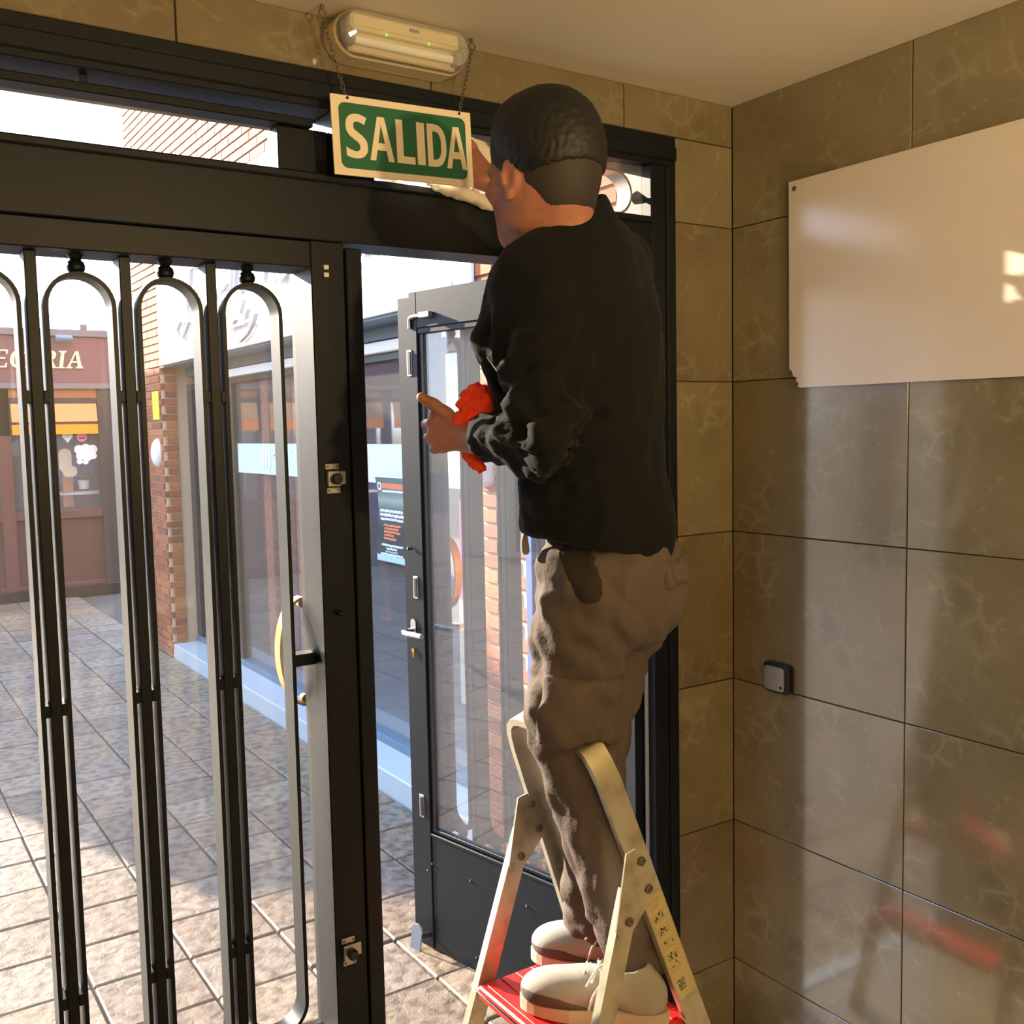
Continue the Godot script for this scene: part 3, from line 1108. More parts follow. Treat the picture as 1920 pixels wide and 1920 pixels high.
# bricks of a wall face laid course by course; o lower corner, u along, nn outward
func courses(par: Node, o: Vector3, u: Vector3, nn: Vector3, length: float, height: float, skip: Variant, stuff := false, first := 0) -> void:
	var pitch := 0.0595
	var bl := 0.235
	var joined: Array[B] = []
	for k in 5:
		joined.append(B.new())
	var bas := Basis(u, Vector3.UP, u.cross(Vector3.UP))
	for r in int(height / pitch):
		var s := -bl * 0.5 * ((r + first) % 2)
		while s < length - 0.03:
			var s0 := maxf(s, 0.0)
			var s1 := minf(s + bl, length)
			s += bl + 0.011
			if s1 - s0 < 0.03:
				continue
			var y := pitch * (r + 0.5)
			var c := o + u * (s0 + s1) * 0.5 + Vector3(0, y, 0) - nn * (0.01 + rng.randf() * 0.002)
			if skip != null and skip.call(c):
				continue
			var k := rng.randi() % 5
			var b := joined[k] if stuff else B.new()
			b.box(c, Vector3(s1 - s0, 0.047, 0.03), bas, 0.0 if stuff else 0.002)
			if not stuff:
				put("brick", b, M["brick%d" % k], par)
	if stuff:
		for k in 5:
			var q := put("brick", joined[k], M["brick%d" % k], par)
			q.set_meta("kind", "stuff")

func shop() -> void:
	var fx := 0.105
	# brick body of the building on the right side of the square
	var t := thing("building", "brick building along the right of the square, with a shop on its ground floor", "building")
	var b := B.new()
	b.span(Vector3(fx + 0.012, 2.31, -6.85), Vector3(6.0, 9.0, -0.2))
	put("wall", b, M.mortar, t)
	# upper floors
	courses(t, Vector3(fx, 3.31, -6.85), Vector3(0, 0, 1), Vector3(-1, 0, 0), 6.65, 3.1, null, true)
	courses(t, Vector3(fx, 2.262, -6.85), Vector3(0, 0, 1), Vector3(-1, 0, 0), 0.86, 1.05, null, true)
	courses(t, Vector3(fx, 2.262, -1.453), Vector3(0, 0, 1), Vector3(-1, 0, 0), 1.245, 1.05, null, true)
	# pier at the far end of the shop
	t = thing("brick_pier", "red brick pier at the far left end of the shop front", "pillar")
	b = B.new()
	b.span(Vector3(0.118, -0.05, -6.80), Vector3(0.214, 2.262, -6.094))
	b.span(Vector3(0.214, -0.05, -6.85), Vector3(0.428, 2.3, -6.1))
	put("core", b, M.mortar, t)
	courses(t, Vector3(fx, 0.0, -6.85), Vector3(0, 0, 1), Vector3(-1, 0, 0), 0.768, 2.262, null)
	courses(t, Vector3(fx + 0.031, 0.0, -6.082), Vector3(1, 0, 0), Vector3(0, 0, 1), 0.082, 2.262, null)
	# brick wall between shop and entrance
	t = thing("brick_wall", "sunlit brick wall between the shop window and the open glazed door", "wall")
	b = B.new()
	b.span(Vector3(0.116, -0.05, -1.452), Vector3(0.2, 2.262, -0.21))
	put("core", b, M.mortar, t)
	courses(t, Vector3(fx, 0.0, -1.453), Vector3(0, 0, 1), Vector3(-1, 0, 0), 1.245, 2.262, func(c): return c.z > -1.13 and c.z < -0.86 and c.y > 0.42 and c.y < 1.9)
	var w := thing("window", "narrow dark blue framed window in the sunlit brick wall", "window")
	b = B.new()
	b.span(Vector3(0.085, 0.42, -1.12), Vector3(0.12, 1.9, -1.08), 0.002)
	b.span(Vector3(0.085, 0.42, -0.91), Vector3(0.12, 1.9, -0.87), 0.002)
	b.span(Vector3(0.085, 1.86, -1.08), Vector3(0.12, 1.9, -0.91), 0.002)
	put("window_frame", b, M.blue, w)
	b = B.new()
	b.span(Vector3(0.10, 0.45, -1.08), Vector3(0.105, 1.86, -0.91))
	put("pane", b, M.teal, w)
	b = B.new()
	b.span(Vector3(0.05, 0.39, -1.14), Vector3(0.12, 0.42, -0.85), 0.002)
	put("window_sill", b, M.stepstone, w)
	w = thing("downpipe", "white square downpipe on the brick wall beside the entrance", "pipe")
	b = B.new()
	for k in 3:
		b.span(Vector3(0.06, 0.0, -0.50 + 0.055 * k), Vector3(0.105, 3.2, -0.455 + 0.055 * k), 0.004)
	put("pipe", b, M.white, w)
	w = thing("wall_box", "white rounded box with a dark ring mark on the corner of the brick wall", "box")
	b = B.new()
	b.prism(rrect(0.10, 0.17, 0.02), 0.0, 0.07, Transform3D(Basis(Vector3(0, 0, 1), Vector3.UP, Vector3(-1, 0, 0)), Vector3(0.105, 1.60, -1.40)))
	put("case", b, M.white, w)
	b = B.new()
	b.sweep(arc(Vector3(0.034, 1.56, -1.405), Vector3(0, 0, 0.018), Vector3(0, 0.022, 0), -0.9, PI + 0.9, 16), Vector3(1, 0, 0), 0.002, 0.008)
	put("ring_mark", b, M.grey, w)
	# the shop front
	t = thing("shop", "glazed shop front with white fascia, frosted band and pale stone step", "shop")
	b = B.new()
	b.span(Vector3(0.082, 2.262, -5.985), Vector3(0.103, 3.3, -1.456), 0.004)
	put("fascia", b, M.fascia, t)
	b = B.new()
	for z in [-5.93, -3.62, -1.6]:
		for y in [2.32, 3.2]:
			b.tube([Vector3(0.083, y, z), Vector3(0.079, y, z)], 0.009, 8)
	put("screw", b, M.grey, t)
	b = B.new()
	for s: Array in script_strokes():
		var p := []
		for q: Vector2 in s:
			p.append(Vector3(0.062, q.y, q.x))
		var cv := Curve3D.new()
		for i in p.size():
			var a: Vector3 = p[maxi(0, i - 1)]
			var d: Vector3 = p[mini(p.size() - 1, i + 1)]
			cv.add_point(p[i], (a - d) / 6.0, (d - a) / 6.0)
		var pts := []
		var L := cv.get_baked_length()
		var m := maxi(4, int(L / 0.03))
		for i in m + 1:
			pts.append(cv.sample_baked(L * i / m))
		b.sweep(pts, Vector3(1, 0, 0), 0.025, 0.014)
	put("script_lettering", b, M.script, t)
	b = B.new()
	b.span(Vector3(0.10, -0.05, -6.05), Vector3(0.34, 0.108, -1.46), 0.006)
	put("step", b, M.stepstone, t)
	b = B.new()
	b.span(Vector3(0.29, 0.108, -6.08), Vector3(0.36, 0.15, -1.46), 0.003)
	put("window_sill", b, M.bluegrey, t)
	b = B.new()
	b.span(Vector3(0.3, 2.19, -6.08), Vector3(0.42, 2.262, -1.46), 0.003)
	b.span(Vector3(0.104, 2.25, -6.08), Vector3(0.42, 2.262, -1.46))
	put("shutter_housing", b, M.bluegrey, t)
	b = B.new()
	b.span(Vector3(0.26, 2.125, -5.3), Vector3(0.34, 2.178, -1.46), 0.004)
	put("shutter_rail", b, M.white, t)
	b = B.new()
	b.span(Vector3(0.3, 2.085, -6.08), Vector3(0.36, 2.125, -1.46), 0.003)
	put("head_rail", b, M.teal, t)
	for z: Array in [[-6.08, -5.96], [-5.62, -5.5], [-5.12, -5.0], [-3.78, -3.66], [-3.5, -3.42], [-1.55, -1.46]]:
		b = B.new()
		b.span(Vector3(0.3, 0.15, z[0]), Vector3(0.36, 2.085, z[1]), 0.003)
		put("frame_post", b, M.teal, t)
	b = B.new()
	b.span(Vector3(0.32, 0.15, -5.96), Vector3(0.34, 2.085, -5.12))
	put("door_panel", b, M.black, t)
	b = B.new()
	b.span(Vector3(0.305, 0.15, -5.43), Vector3(0.318, 2.085, -5.41))
	put("door_trim", b, M.steel, t)
	for z: Array in [[-5.0, -3.78], [-3.42, -1.55]]:
		b = B.new()
		b.span(Vector3(0.33, 0.15, z[0]), Vector3(0.336, 2.085, z[1]))
		put("pane", b, M.glass, t)
		b = B.new()
		b.span(Vector3(0.325, 1.47, z[0]), Vector3(0.328, 1.67, z[1]))
		put("frosted_band", b, M.frost, t)
	b = B.new()
	for k in 3:
		b.prism(rrect(0.05, 0.12 - 0.02 * (k % 2), 0.022), 0.0, 0.003, Transform3D(Basis(Vector3(0, 0, 1), Vector3.UP, Vector3(-1, 0, 0)), Vector3(0.324, 1.57, -4.5 + 0.06 * k)))
	b.sweep([Vector3(0.322, 1.60, -4.32), Vector3(0.322, 1.63, -4.22), Vector3(0.322, 1.62, -4.0)], Vector3(1, 0, 0), 0.003, 0.02)
	put("window_mark", b, M.white, t)
	# inside of the shop
	t = thing("shop_interior", "dim dusty rose interior of the shop behind its window", "room", Vector3.ZERO, "", "structure")
	b = B.new()
	b.span(Vector3(0.43, 0.02, -6.7), Vector3(5.9, 0.1, -1.46))
	put("floor", b, M.grey, t)
	b = B.new()
	b.span(Vector3(4.2, 0.1, -6.7), Vector3(4.3, 2.262, -1.46))
	b.span(Vector3(0.43, 0.1, -6.85), Vector3(6.0, 2.3, -6.6))
	b.span(Vector3(0.43, 0.1, -1.6), Vector3(4.2, 2.262, -1.5))
	put("wall", b, M.dustrose, t)
	b = B.new()
	b.span(Vector3(0.43, 2.262, -6.7), Vector3(5.9, 2.3, -1.46))
	put("ceiling", b, M.inside, t)
	t = thing("slat_screen", "upright orange-brown wooden posts behind the shop window", "screen")
	for k in 4:
		b = B.new()
		b.span(Vector3(0.44, 0.1, -4.83 + 0.29 * k), Vector3(0.49, 2.25, -4.69 + 0.29 * k), 0.003)
		put("slat", b, M.wood, t)
	t = thing("counter", "dark shop counter behind the window, under the poster", "counter")
	b = B.new()
	b.span(Vector3(1.0, 0.1, -3.3), Vector3(1.5, 0.95, -1.9), 0.01)
	put("body", b, M.teal, t)
	b = B.new()
	b.span(Vector3(0.96, 0.95, -3.34), Vector3(1.54, 0.98, -1.86), 0.004)
	put("worktop", b, M.wood, t)
	b = B.new()
	b.span(Vector3(0.93, 0.15, -3.05), Vector3(0.96, 0.9, -2.98), 0.003)
	put("post", b, M.cream, t)
	# poster hung outside the pane
	t = thing("poster", "dark hanging poster with orange and white lines of print, in the shop window", "poster")
	b = B.new()
	var img := Image.create(256, 352, false, Image.FORMAT_RGB8)
	for y in 352:
		var c := Color(0.36, 0.4, 0.4).lerp(Color(0.1, 0.13, 0.17), clampf((y - 120) / 110.0, 0, 1))
		if y > 60 and y < 130:
			c = Color(0.55, 0.62, 0.55).lerp(c, absf(y - 95) / 40.0)
		img.fill_rect(Rect2i(0, y, 256, 1), c)
	img.fill_rect(Rect2i(0, 328, 256, 24), Color(0.6, 0.75, 0.82))
	var org := Color(0.95, 0.5, 0.28)
	var wht := Color(0.92, 0.95, 0.93)
	for q: Array in [[56, 24, 190, 22, org], [56, 52, 190, 9, wht], [22, 134, 216, 12, wht], [20, 152, 220, 12, wht], [24, 170, 210, 10, wht], [52, 196, 160, 9, org], [60, 210, 130, 9, org], [56, 224, 150, 9, org], [60, 238, 84, 9, org], [56, 252, 110, 9, org], [36, 280, 190, 9, wht], [80, 294, 96, 8, wht], [72, 307, 110, 8, Color(0.6, 0.7, 0.75)], [30, 318, 200, 8, wht]]:
		for k in range(0, q[2], 9):
			img.fill_rect(Rect2i(q[0] + k, q[1] + rng.randi() % 3, 6 + rng.randi() % 3, q[3]), q[4])
	for y in range(-18, 19):
		for x in range(-18, 19):
			if x * x + y * y < 324 and x * x + y * y > 120:
				img.set_pixel(32 + x, 38 + y, wht)
	var pm := mat(Color.WHITE, 0.4)
	pm.albedo_texture = ImageTexture.create_from_image(img)
	pm.uv1_scale = Vector3(1.0 / 0.31, 1.0 / 0.425, 1)
	# the sheet bulges a little, so its upright edges are not straight
	for k in 14:
		for j in 6:
			var pt := func(i: int, l: int) -> Vector3:
				var y := 1.505 - 0.425 * i / 14.0
				return Vector3(0.285 + 0.012 * sin(PI * i / 14.0) * (1.0 - 0.6 * l / 6.0), y, -2.765 + 0.31 * l / 6.0 + 0.012 * sin(TAU * i / 14.0) * (1.0 - l / 6.0))
			var a: Vector3 = pt.call(k, j)
			var b2: Vector3 = pt.call(k, j + 1)
			var c2: Vector3 = pt.call(k + 1, j + 1)
			var d2: Vector3 = pt.call(k + 1, j)
			b.off = Vector2(2.765, 1.505)
			b.quad(a, b2, c2, d2, Vector3(-1, 0, 0))
	put("sheet", b, pm, t)
	b = B.new()
	b.tube([Vector3(0.288, 1.507, -2.775), Vector3(0.288, 1.507, -2.445)], 0.005, 8)
	put("hanging_rod", b, M.white, t)
	b = B.new()
	b.tube([Vector3(0.288, 1.079, -2.765), Vector3(0.288, 1.079, -2.455)], 0.004, 8)
	put("bottom_rod", b, M.seal, t)
	# pink poster seen through the open leaf
	t = thing("poster", "pink poster in the shop window, seen through the open glazed door", "poster")
	b = B.new()
	b.span(Vector3(0.315, 0.98, -1.98), Vector3(0.318, 1.42, -1.72))
	put("sheet", b, M.pink, t)
	b = B.new()
	b.span(Vector3(0.3135, 1.2, -1.87), Vector3(0.3148, 1.25, -1.80))
	put("print_mark", b, M.grey, t)
	# things on the pier
	t = thing("wall_lamp", "white oval lamp on the street side of the brick pier", "lamp")
	b = B.new()
	b.ball(Vector3(0.098, 1.60, -6.22), Vector3(0.055, 0.115, 0.075), Basis(), 14)
	put("globe", b, M.white, t)
	b = B.new()
	b.tube([Vector3(0.108, 1.60, -6.22), Vector3(0.075, 1.60, -6.22)], 0.04, 10)
	put("base", b, M.grey, t)
	t = thing("sticker", "yellow sticker on the brick pier above the white oval lamp", "sticker")
	b = B.new()
	b.span(Vector3(0.098, 1.86, -6.32), Vector3(0.1035, 2.08, -6.14), 0.001)
	put("sheet", b, M.yellow, t)

func passer() -> void:
	var t := thing("person", "person in a blue top and black shorts inside the shop, behind the poster", "person", Vector3(1.72, 0.1, -5.78))
	var b := B.new()
	var f := F.new(Vector3(-0.36, -0.01, -0.3), Vector3(0.36, 1.75, 0.3), 0.022)
	f.ell(Vector3(0, 1.58, 0), Basis(), Vector3(0.075, 0.11, 0.095), 0.02)
	f.cap(Vector3(0, 1.48, 0.02), Vector3(0, 1.35, 0.02), 0.052, 0.06, 0.03)
	f.cap(Vector3(0, 1.3, 0.02), Vector3(0, 0.95, 0.0), 0.11, 0.11, 0.05)
	for s: float in [-1.0, 1.0]:
		f.cap(Vector3(s * 0.17, 1.36, 0.02), Vector3(s * 0.24, 1.08, 0.04), 0.045, 0.038, 0.02)
		f.cap(Vector3(s * 0.24, 1.08, 0.04), Vector3(s * 0.16, 0.98, -0.16), 0.036, 0.028, 0.02)
		f.cap(Vector3(s * 0.16, 0.98, -0.16), Vector3(s * 0.12, 0.97, -0.24), 0.03, 0.022, 0.02)
		f.cap(Vector3(s * 0.09, 0.9, 0.0), Vector3(s * 0.095, 0.48, 0.0), 0.075, 0.052, 0.02)
		f.cap(Vector3(s * 0.095, 0.48, 0.0), Vector3(s * 0.10, 0.08, 0.03), 0.055, 0.038, 0.02)
	f.to(b)
	put("body", b, M.skin, t)
	b = B.new()
	f = F.new(Vector3(-0.34, 0.86, -0.26), Vector3(0.34, 1.5, 0.26), 0.02)
	f.ell(Vector3(0, 1.2, 0.01), Basis(), Vector3(0.185, 0.27, 0.125), 0.05)
	f.cap(Vector3(0, 1.1, 0.0), Vector3(0, 0.92, 0.0), 0.14, 0.15, 0.05, Vector3(0, 0, 1), 0.8)
	for s: float in [-1.0, 1.0]:
		f.cap(Vector3(s * 0.12, 1.37, 0.02), Vector3(s * 0.215, 1.18, 0.03), 0.065, 0.06, 0.03)
	f.cut(Vector3(0, 0.9, 0), Vector3(0, -1, 0))
	f.to(b)
	put("top", b, M.shirtblue, t)
	b = B.new()
	f = F.new(Vector3(-0.24, 0.55, -0.24), Vector3(0.24, 1.0, 0.24), 0.02)
	f.ell(Vector3(0, 0.88, 0), Basis(), Vector3(0.17, 0.11, 0.125), 0.03)
	for s: float in [-1.0, 1.0]:
		f.cap(Vector3(s * 0.09, 0.88, 0.0), Vector3(s * 0.095, 0.62, 0.0), 0.092, 0.085, 0.02)
	f.cut(Vector3(0, 0.62, 0), Vector3(0, -1, 0))
	f.to(b)
	put("shorts", b, M.black, t)
	b = B.new()
	b.ball(Vector3(0, 1.62, 0.015), Vector3(0.085, 0.095, 0.105), Basis(), 12)
	put("hair", b, M.hair, t)
	for s: float in [-1.0, 1.0]:
		b = B.new()
		b.ball(Vector3(s * 0.10, 0.035, -0.035), Vector3(0.048, 0.045, 0.13), Basis(), 12)
		put("shoe", b, M.pink, t)

func script_strokes() -> Array:
	return [
		[Vector2(-5.19, 2.52), Vector2(-5.30, 2.53), Vector2(-5.39, 2.48), Vector2(-5.36, 2.43), Vector2(-5.28, 2.41), Vector2(-5.18, 2.46), Vector2(-5.11, 2.51)],
		[Vector2(-4.91, 2.85), Vector2(-5.00, 2.85), Vector2(-5.03, 2.76), Vector2(-5.09, 2.66), Vector2(-5.13, 2.58), Vector2(-5.08, 2.53), Vector2(-4.98, 2.54)],
		[Vector2(-4.89, 2.67), Vector2(-4.81, 2.71), Vector2(-4.77, 2.68), Vector2(-4.85, 2.62), Vector2(-4.93, 2.59)],
		[Vector2(-4.74, 2.62), Vector2(-4.62, 2.66), Vector2(-4.58, 2.60), Vector2(-4.51, 2.65), Vector2(-4.45, 2.61)],
		[Vector2(-4.44, 2.60), Vector2(-4.34, 2.63), Vector2(-4.26, 2.66)],
		[Vector2(-4.13, 2.93), Vector2(-4.16, 2.78), Vector2(-4.20, 2.62), Vector2(-4.14, 2.60)],
		[Vector2(-4.00, 2.93), Vector2(-4.08, 2.77), Vector2(-4.13, 2.62), Vector2(-4.07, 2.58), Vector2(-3.99, 2.60)],
		[Vector2(-3.98, 2.53), Vector2(-4.02, 2.49), Vector2(-4.06, 2.45), Vector2(-4.01, 2.44)],
		[Vector2(-4.21, 2.43), Vector2(-4.19, 2.40), Vector2(-4.15, 2.43), Vector2(-4.11, 2.43)],
		[Vector2(-3.91, 2.47), Vector2(-3.95, 2.44), Vector2(-3.98, 2.39), Vector2(-3.92, 2.40)],
		[Vector2(-3.79, 2.43), Vector2(-3.84, 2.38), Vector2(-3.93, 2.33), Vector2(-4.08, 2.29)],
		[Vector2(-4.29, 2.38), Vector2(-4.16, 2.39), Vector2(-3.97, 2.39)],
		[Vector2(-3.56, 2.72), Vector2(-3.63, 2.58)],
		[Vector2(-3.41, 2.64), Vector2(-3.39, 2.55), Vector2(-3.33, 2.57), Vector2(-3.24, 2.60)],
		[Vector2(-3.51, 2.68), Vector2(-3.47, 2.56)],
		[Vector2(-3.16, 2.63), Vector2(-3.11, 2.66), Vector2(-3.05, 2.58), Vector2(-2.94, 2.66), Vector2(-2.88, 2.58), Vector2(-2.74, 2.66), Vector2(-2.62, 2.58), Vector2(-2.50, 2.63)],
		[Vector2(-2.46, 2.50), Vector2(-2.40, 2.55), Vector2(-2.32, 2.63)],
		[Vector2(-2.37, 2.57), Vector2(-2.32, 2.54), Vector2(-2.27, 2.62)],
		[Vector2(-2.29, 2.56), Vector2(-2.24, 2.54), Vector2(-2.17, 2.62)]]

func cafe() -> void:
	var z := -9.8
	var t := thing("cafe", "maroon wooden cafe front across the square, with a sign and orange awnings", "building")
	var b := B.new()
	b.span(Vector3(-3.85, -0.05, z - 3.0), Vector3(0.57, 2.86, z - 2.9))
	b.span(Vector3(-3.85, 2.3, z - 3.0), Vector3(0.57, 2.8, z - 0.02))
	b.span(Vector3(0.5, -0.05, z - 3.0), Vector3(0.57, 2.3, z - 0.12))
	put("wall", b, M.umber, t)
	b = B.new()
	b.span(Vector3(-3.85, 2.315, z - 0.08), Vector3(0.575, 2.81, z), 0.004)
	put("sign_board", b, M.fasciared, t)
	b = B.new()
	b.span(Vector3(-3.85, 2.81, z - 0.1), Vector3(0.585, 2.885, z + 0.03), 0.006)
	for x: float in [-1.66, 0.3]:
		b.span(Vector3(x - 0.035, 2.885, z - 0.06), Vector3(x + 0.035, 2.945, z + 0.01), 0.008)
	put("cornice", b, M.grey, t)
	b = B.new()
	b.span(Vector3(-3.85, 2.255, z - 0.06), Vector3(0.575, 2.315, z + 0.015), 0.004)
	put("beam", b, M.grey, t)
	letters("CERVECERIA", "Droid Serif", 700, 1.50, 0.185, 0.02, M.cream, t, Transform3D(Basis(), Vector3(-1.23, 2.472, z)), "lettering", 0.16)
	for x: float in [-1.5, 0.075]:
		b = B.new()
		b.tube([Vector3(x, 2.80, z), Vector3(x, 2.79, z + 0.12)], 0.014, 8)
		b.box(Vector3(x, 2.775, z + 0.14), Vector3(0.17, 0.06, 0.08), Basis(Vector3(1, 0, 0), 0.5), 0.012)
		b.box(Vector3(x - 0.05, 2.80, z + 0.1), Vector3(0.06, 0.05, 0.06), Basis(Vector3(0, 0, 1), 0.4), 0.008)
		put("floodlight", b, M.bluegrey, t)
	for x: Array in [[0.40, 0.57], [-1.75, -1.6], [-3.85, -3.68]]:
		b = B.new()
		b.span(Vector3(x[0], 0.0, z - 0.16), Vector3(x[1], 2.255, z - 0.01), 0.004)
		put("pillar", b, M.umber, t)
	b = B.new()
	b.span(Vector3(-3.85, 0.0, z - 0.1), Vector3(0.53, 0.115, z + 0.01), 0.004)
	put("plinth", b, M.black, t)
	# bays with panels below, windows and awnings above
	var edges := [0.40, -0.535, -1.6, -2.6, -3.25, -3.68]
	for i in 5:
		var x1: float = edges[i] - (0.0 if i == 0 else 0.065)
		var x0: float = edges[i + 1] + (0.065 if i < 4 else 0.0)
		b = B.new()
		b.span(Vector3(x0, 0.115, z - 0.1), Vector3(x1, 0.86, z - 0.06))
		put("panel", b, M.maroon2, t)
		b = B.new()
		b.span(Vector3(x0, 0.86, z - 0.1), Vector3(x1, 0.95, z - 0.02), 0.004)
		b.span(Vector3(x0, 0.115, z - 0.1), Vector3(x1, 0.16, z - 0.03), 0.004)
		put("sill", b, M.maroon, t)
		if i < 4:
			b = B.new()
			b.span(Vector3(edges[i + 1] - 0.065, 0.115, z - 0.1), Vector3(edges[i + 1] + 0.065, 1.76 if i < 2 else 2.25, z - 0.015), 0.004)
			put("post", b, M.maroon, t)
		b = B.new()
		b.span(Vector3(x0, 0.95, z - 0.09), Vector3(x1, 2.25, z - 0.085))
		put("pane", b, M.glass, t)
		b = B.new()
		b.span(Vector3(x0, 2.16, z - 0.07), Vector3(x1, 2.255, z - 0.03))
		put("blind", b, M.tan2, t)
		b = B.new()
		b.span(Vector3(x0, 2.10, z - 0.08), Vector3(x1, 2.16, z - 0.02), 0.003)
		put("blind_rail", b, M.umber, t)
		b = B.new()
		var dz := 0.0 if i == 0 else 0.02
		b.box(Vector3((x0 + x1) / 2, 2.0, z - 0.01 + dz), Vector3(x1 - x0 - 0.02, 0.2, 0.012), Basis(Vector3(1, 0, 0), -0.2), 0.002)
		put("awning", b, M.tan, t)
		b = B.new()
		b.span(Vector3(x0 + 0.01, 1.77, z + 0.0 + dz), Vector3(x1 - 0.01, 1.875 if i == 0 else 1.905, z + 0.008 + dz), 0.001)
		put("valance", b, M.orange, t)
	# what the windows show
	t = thing("cafe_interior", "cafe room behind the maroon front with a blue back panel", "room", Vector3.ZERO, "", "structure")
	b = B.new()
	b.span(Vector3(-3.75, 0.9, z - 1.4), Vector3(-0.2, 2.3, z - 1.36))
	put("back_wall", b, M.inside, t)
	b = B.new()
	b.span(Vector3(-0.2, 1.2, z - 0.9), Vector3(0.49, 1.75, z - 0.87), 0.004)
	put("blue_panel", b, M.blue, t)
	b = B.new()
	b.span(Vector3(-3.75, 0.0, z - 2.8), Vector3(0.5, 0.06, z - 0.12))
	put("floor", b, M.inside, t)
	t = thing("decal", "pink round sticker at the top of the right cafe window", "sticker")
	b = B.new()
	b.tube([Vector3(0.235, 1.735, z - 0.082), Vector3(0.235, 1.735, z - 0.078)], 0.052, 20)
	put("disc", b, M.pink, t)
	b = B.new()
	b.span(Vector3(0.205, 1.715, z - 0.0785), Vector3(0.265, 1.73, z - 0.075))
	put("stripe", b, M.maroon, t)
	t = thing("decal", "light blue heart sticker at the top of the right cafe window", "sticker")
	b = B.new()
	b.prism(PackedVector2Array([Vector2(0, -0.06), Vector2(0.055, 0.01), Vector2(0.045, 0.045), Vector2(0.02, 0.05), Vector2(0, 0.03), Vector2(-0.02, 0.05), Vector2(-0.045, 0.045), Vector2(-0.055, 0.01)]), -0.082, -0.078, Transform3D(Basis(), Vector3(0.09, 1.735, z)))
	put("heart", b, M.frost, t)
	t = thing("decal", "white cloud-shaped lettering mark on the right cafe window", "sticker")
	b = B.new()
	for q: Array in [[0.20, 1.60, 0.05], [0.27, 1.605, 0.055], [0.34, 1.60, 0.05], [0.21, 1.53, 0.045], [0.28, 1.52, 0.05], [0.34, 1.53, 0.04], [0.20, 1.47, 0.03], [0.26, 1.465, 0.03]]:
		b.tube([Vector3(q[0], q[1], z - 0.082 + q[2] * 0.02), Vector3(q[0], q[1], z - 0.078 + q[2] * 0.02)], q[2], 14)
	put("mark", b, M.white, t)
	t = thing("plant", "small green plant behind the right cafe window", "plant")
	b = B.new()
	for k in 40:
		var d := Vector3(rng.randf_range(-1, 1), rng.randf_range(0.1, 1), rng.randf_range(-1, 1)).normalized()
		b.ball(Vector3(0.3, 1.24, z - 0.45) + d * 0.1, Vector3(0.03, 0.012, 0.02), Basis(Quaternion(Vector3.RIGHT, d)), 6)
	put("foliage", b, M.leafgreen, t)
	b = B.new()
	b.lathe([Vector2(0.0, -0.1), Vector2(0.05, -0.1), Vector2(0.065, 0.0), Vector2(0.0, 0.0)], Transform3D(Basis(), Vector3(0.3, 1.25, z - 0.45)), 12)
	put("pot", b, M.white, t)
	t = thing("table", "round white cafe table behind the right window", "table")
	b = B.new()
	b.lathe([Vector2(0.0, 0.0), Vector2(0.3, 0.0), Vector2(0.31, 0.02), Vector2(0.0, 0.03)], Transform3D(Basis(), Vector3(0.25, 1.10, z - 0.5)), 20)
	put("table_top", b, M.white, t)
	b = B.new()
	b.tube([Vector3(0.25, 0.06, z - 0.5), Vector3(0.25, 1.10, z - 0.5)], 0.03, 10)
	put("leg", b, M.black, t)
	t = thing("cutout", "cream rounded cut-out board standing in the right cafe window", "ornament")
	b = B.new()
	b.prism(rrect(0.13, 0.26, 0.06), -0.30, -0.28, Transform3D(Basis(), Vector3(0.09, 1.48, z)))
	b.prism(rrect(0.15, 0.12, 0.05), -0.28, -0.27, Transform3D(Basis(), Vector3(0.13, 1.36, z)))
	put("board", b, M.cream, t)
	b = B.new()
	b.span(Vector3(0.05, 0.96, z - 0.33), Vector3(0.16, 1.33, z - 0.28), 0.01)
	put("stand", b, M.tan2, t)
	t = thing("shelf_unit", "white open shelf with small goods behind the left cafe window", "shelf")
	for k in 4:
		b = B.new()
		b.span(Vector3(-1.5, 1.05 + 0.16 * k, z - 0.7), Vector3(-0.6, 1.065 + 0.16 * k, z - 0.45))
		put("shelf", b, M.white, t)
	for x: float in [-1.5, -1.05, -0.62]:
		b = B.new()
		b.span(Vector3(x, 1.0, z - 0.7), Vector3(x + 0.02, 1.7, z - 0.45))
		put("upright", b, M.white, t)
	b = B.new()
	for k in 28:
		var x := rng.randf_range(-1.45, -0.7)
		b.span(Vector3(x, 1.065 + 0.16 * (k % 4), z - 0.6), Vector3(x + rng.randf_range(0.03, 0.08), 1.11 + 0.16 * (k % 4) + rng.randf() * 0.06, z - 0.52))
	var g := put("goods", b, M.cream, t)
	g.set_meta("kind", "stuff")
	# gabled roof behind the sign, left of what the picture shows
	t = thing("gable_roof", "gabled roof of the cafe, left of the picture", "roof")
	b = B.new()
	b.prism(PackedVector2Array([Vector2(-3.85, 2.8), Vector2(-0.75, 2.8), Vector2(-0.95, 3.1), Vector2(-2.1, 4.4), Vector2(-2.8, 4.3), Vector2(-3.4, 3.07), Vector2(-3.85, 2.87)]), -2.9, -0.1, Transform3D(Basis(), Vector3(0, 0, z)))
	put("roof", b, M.umber, t)

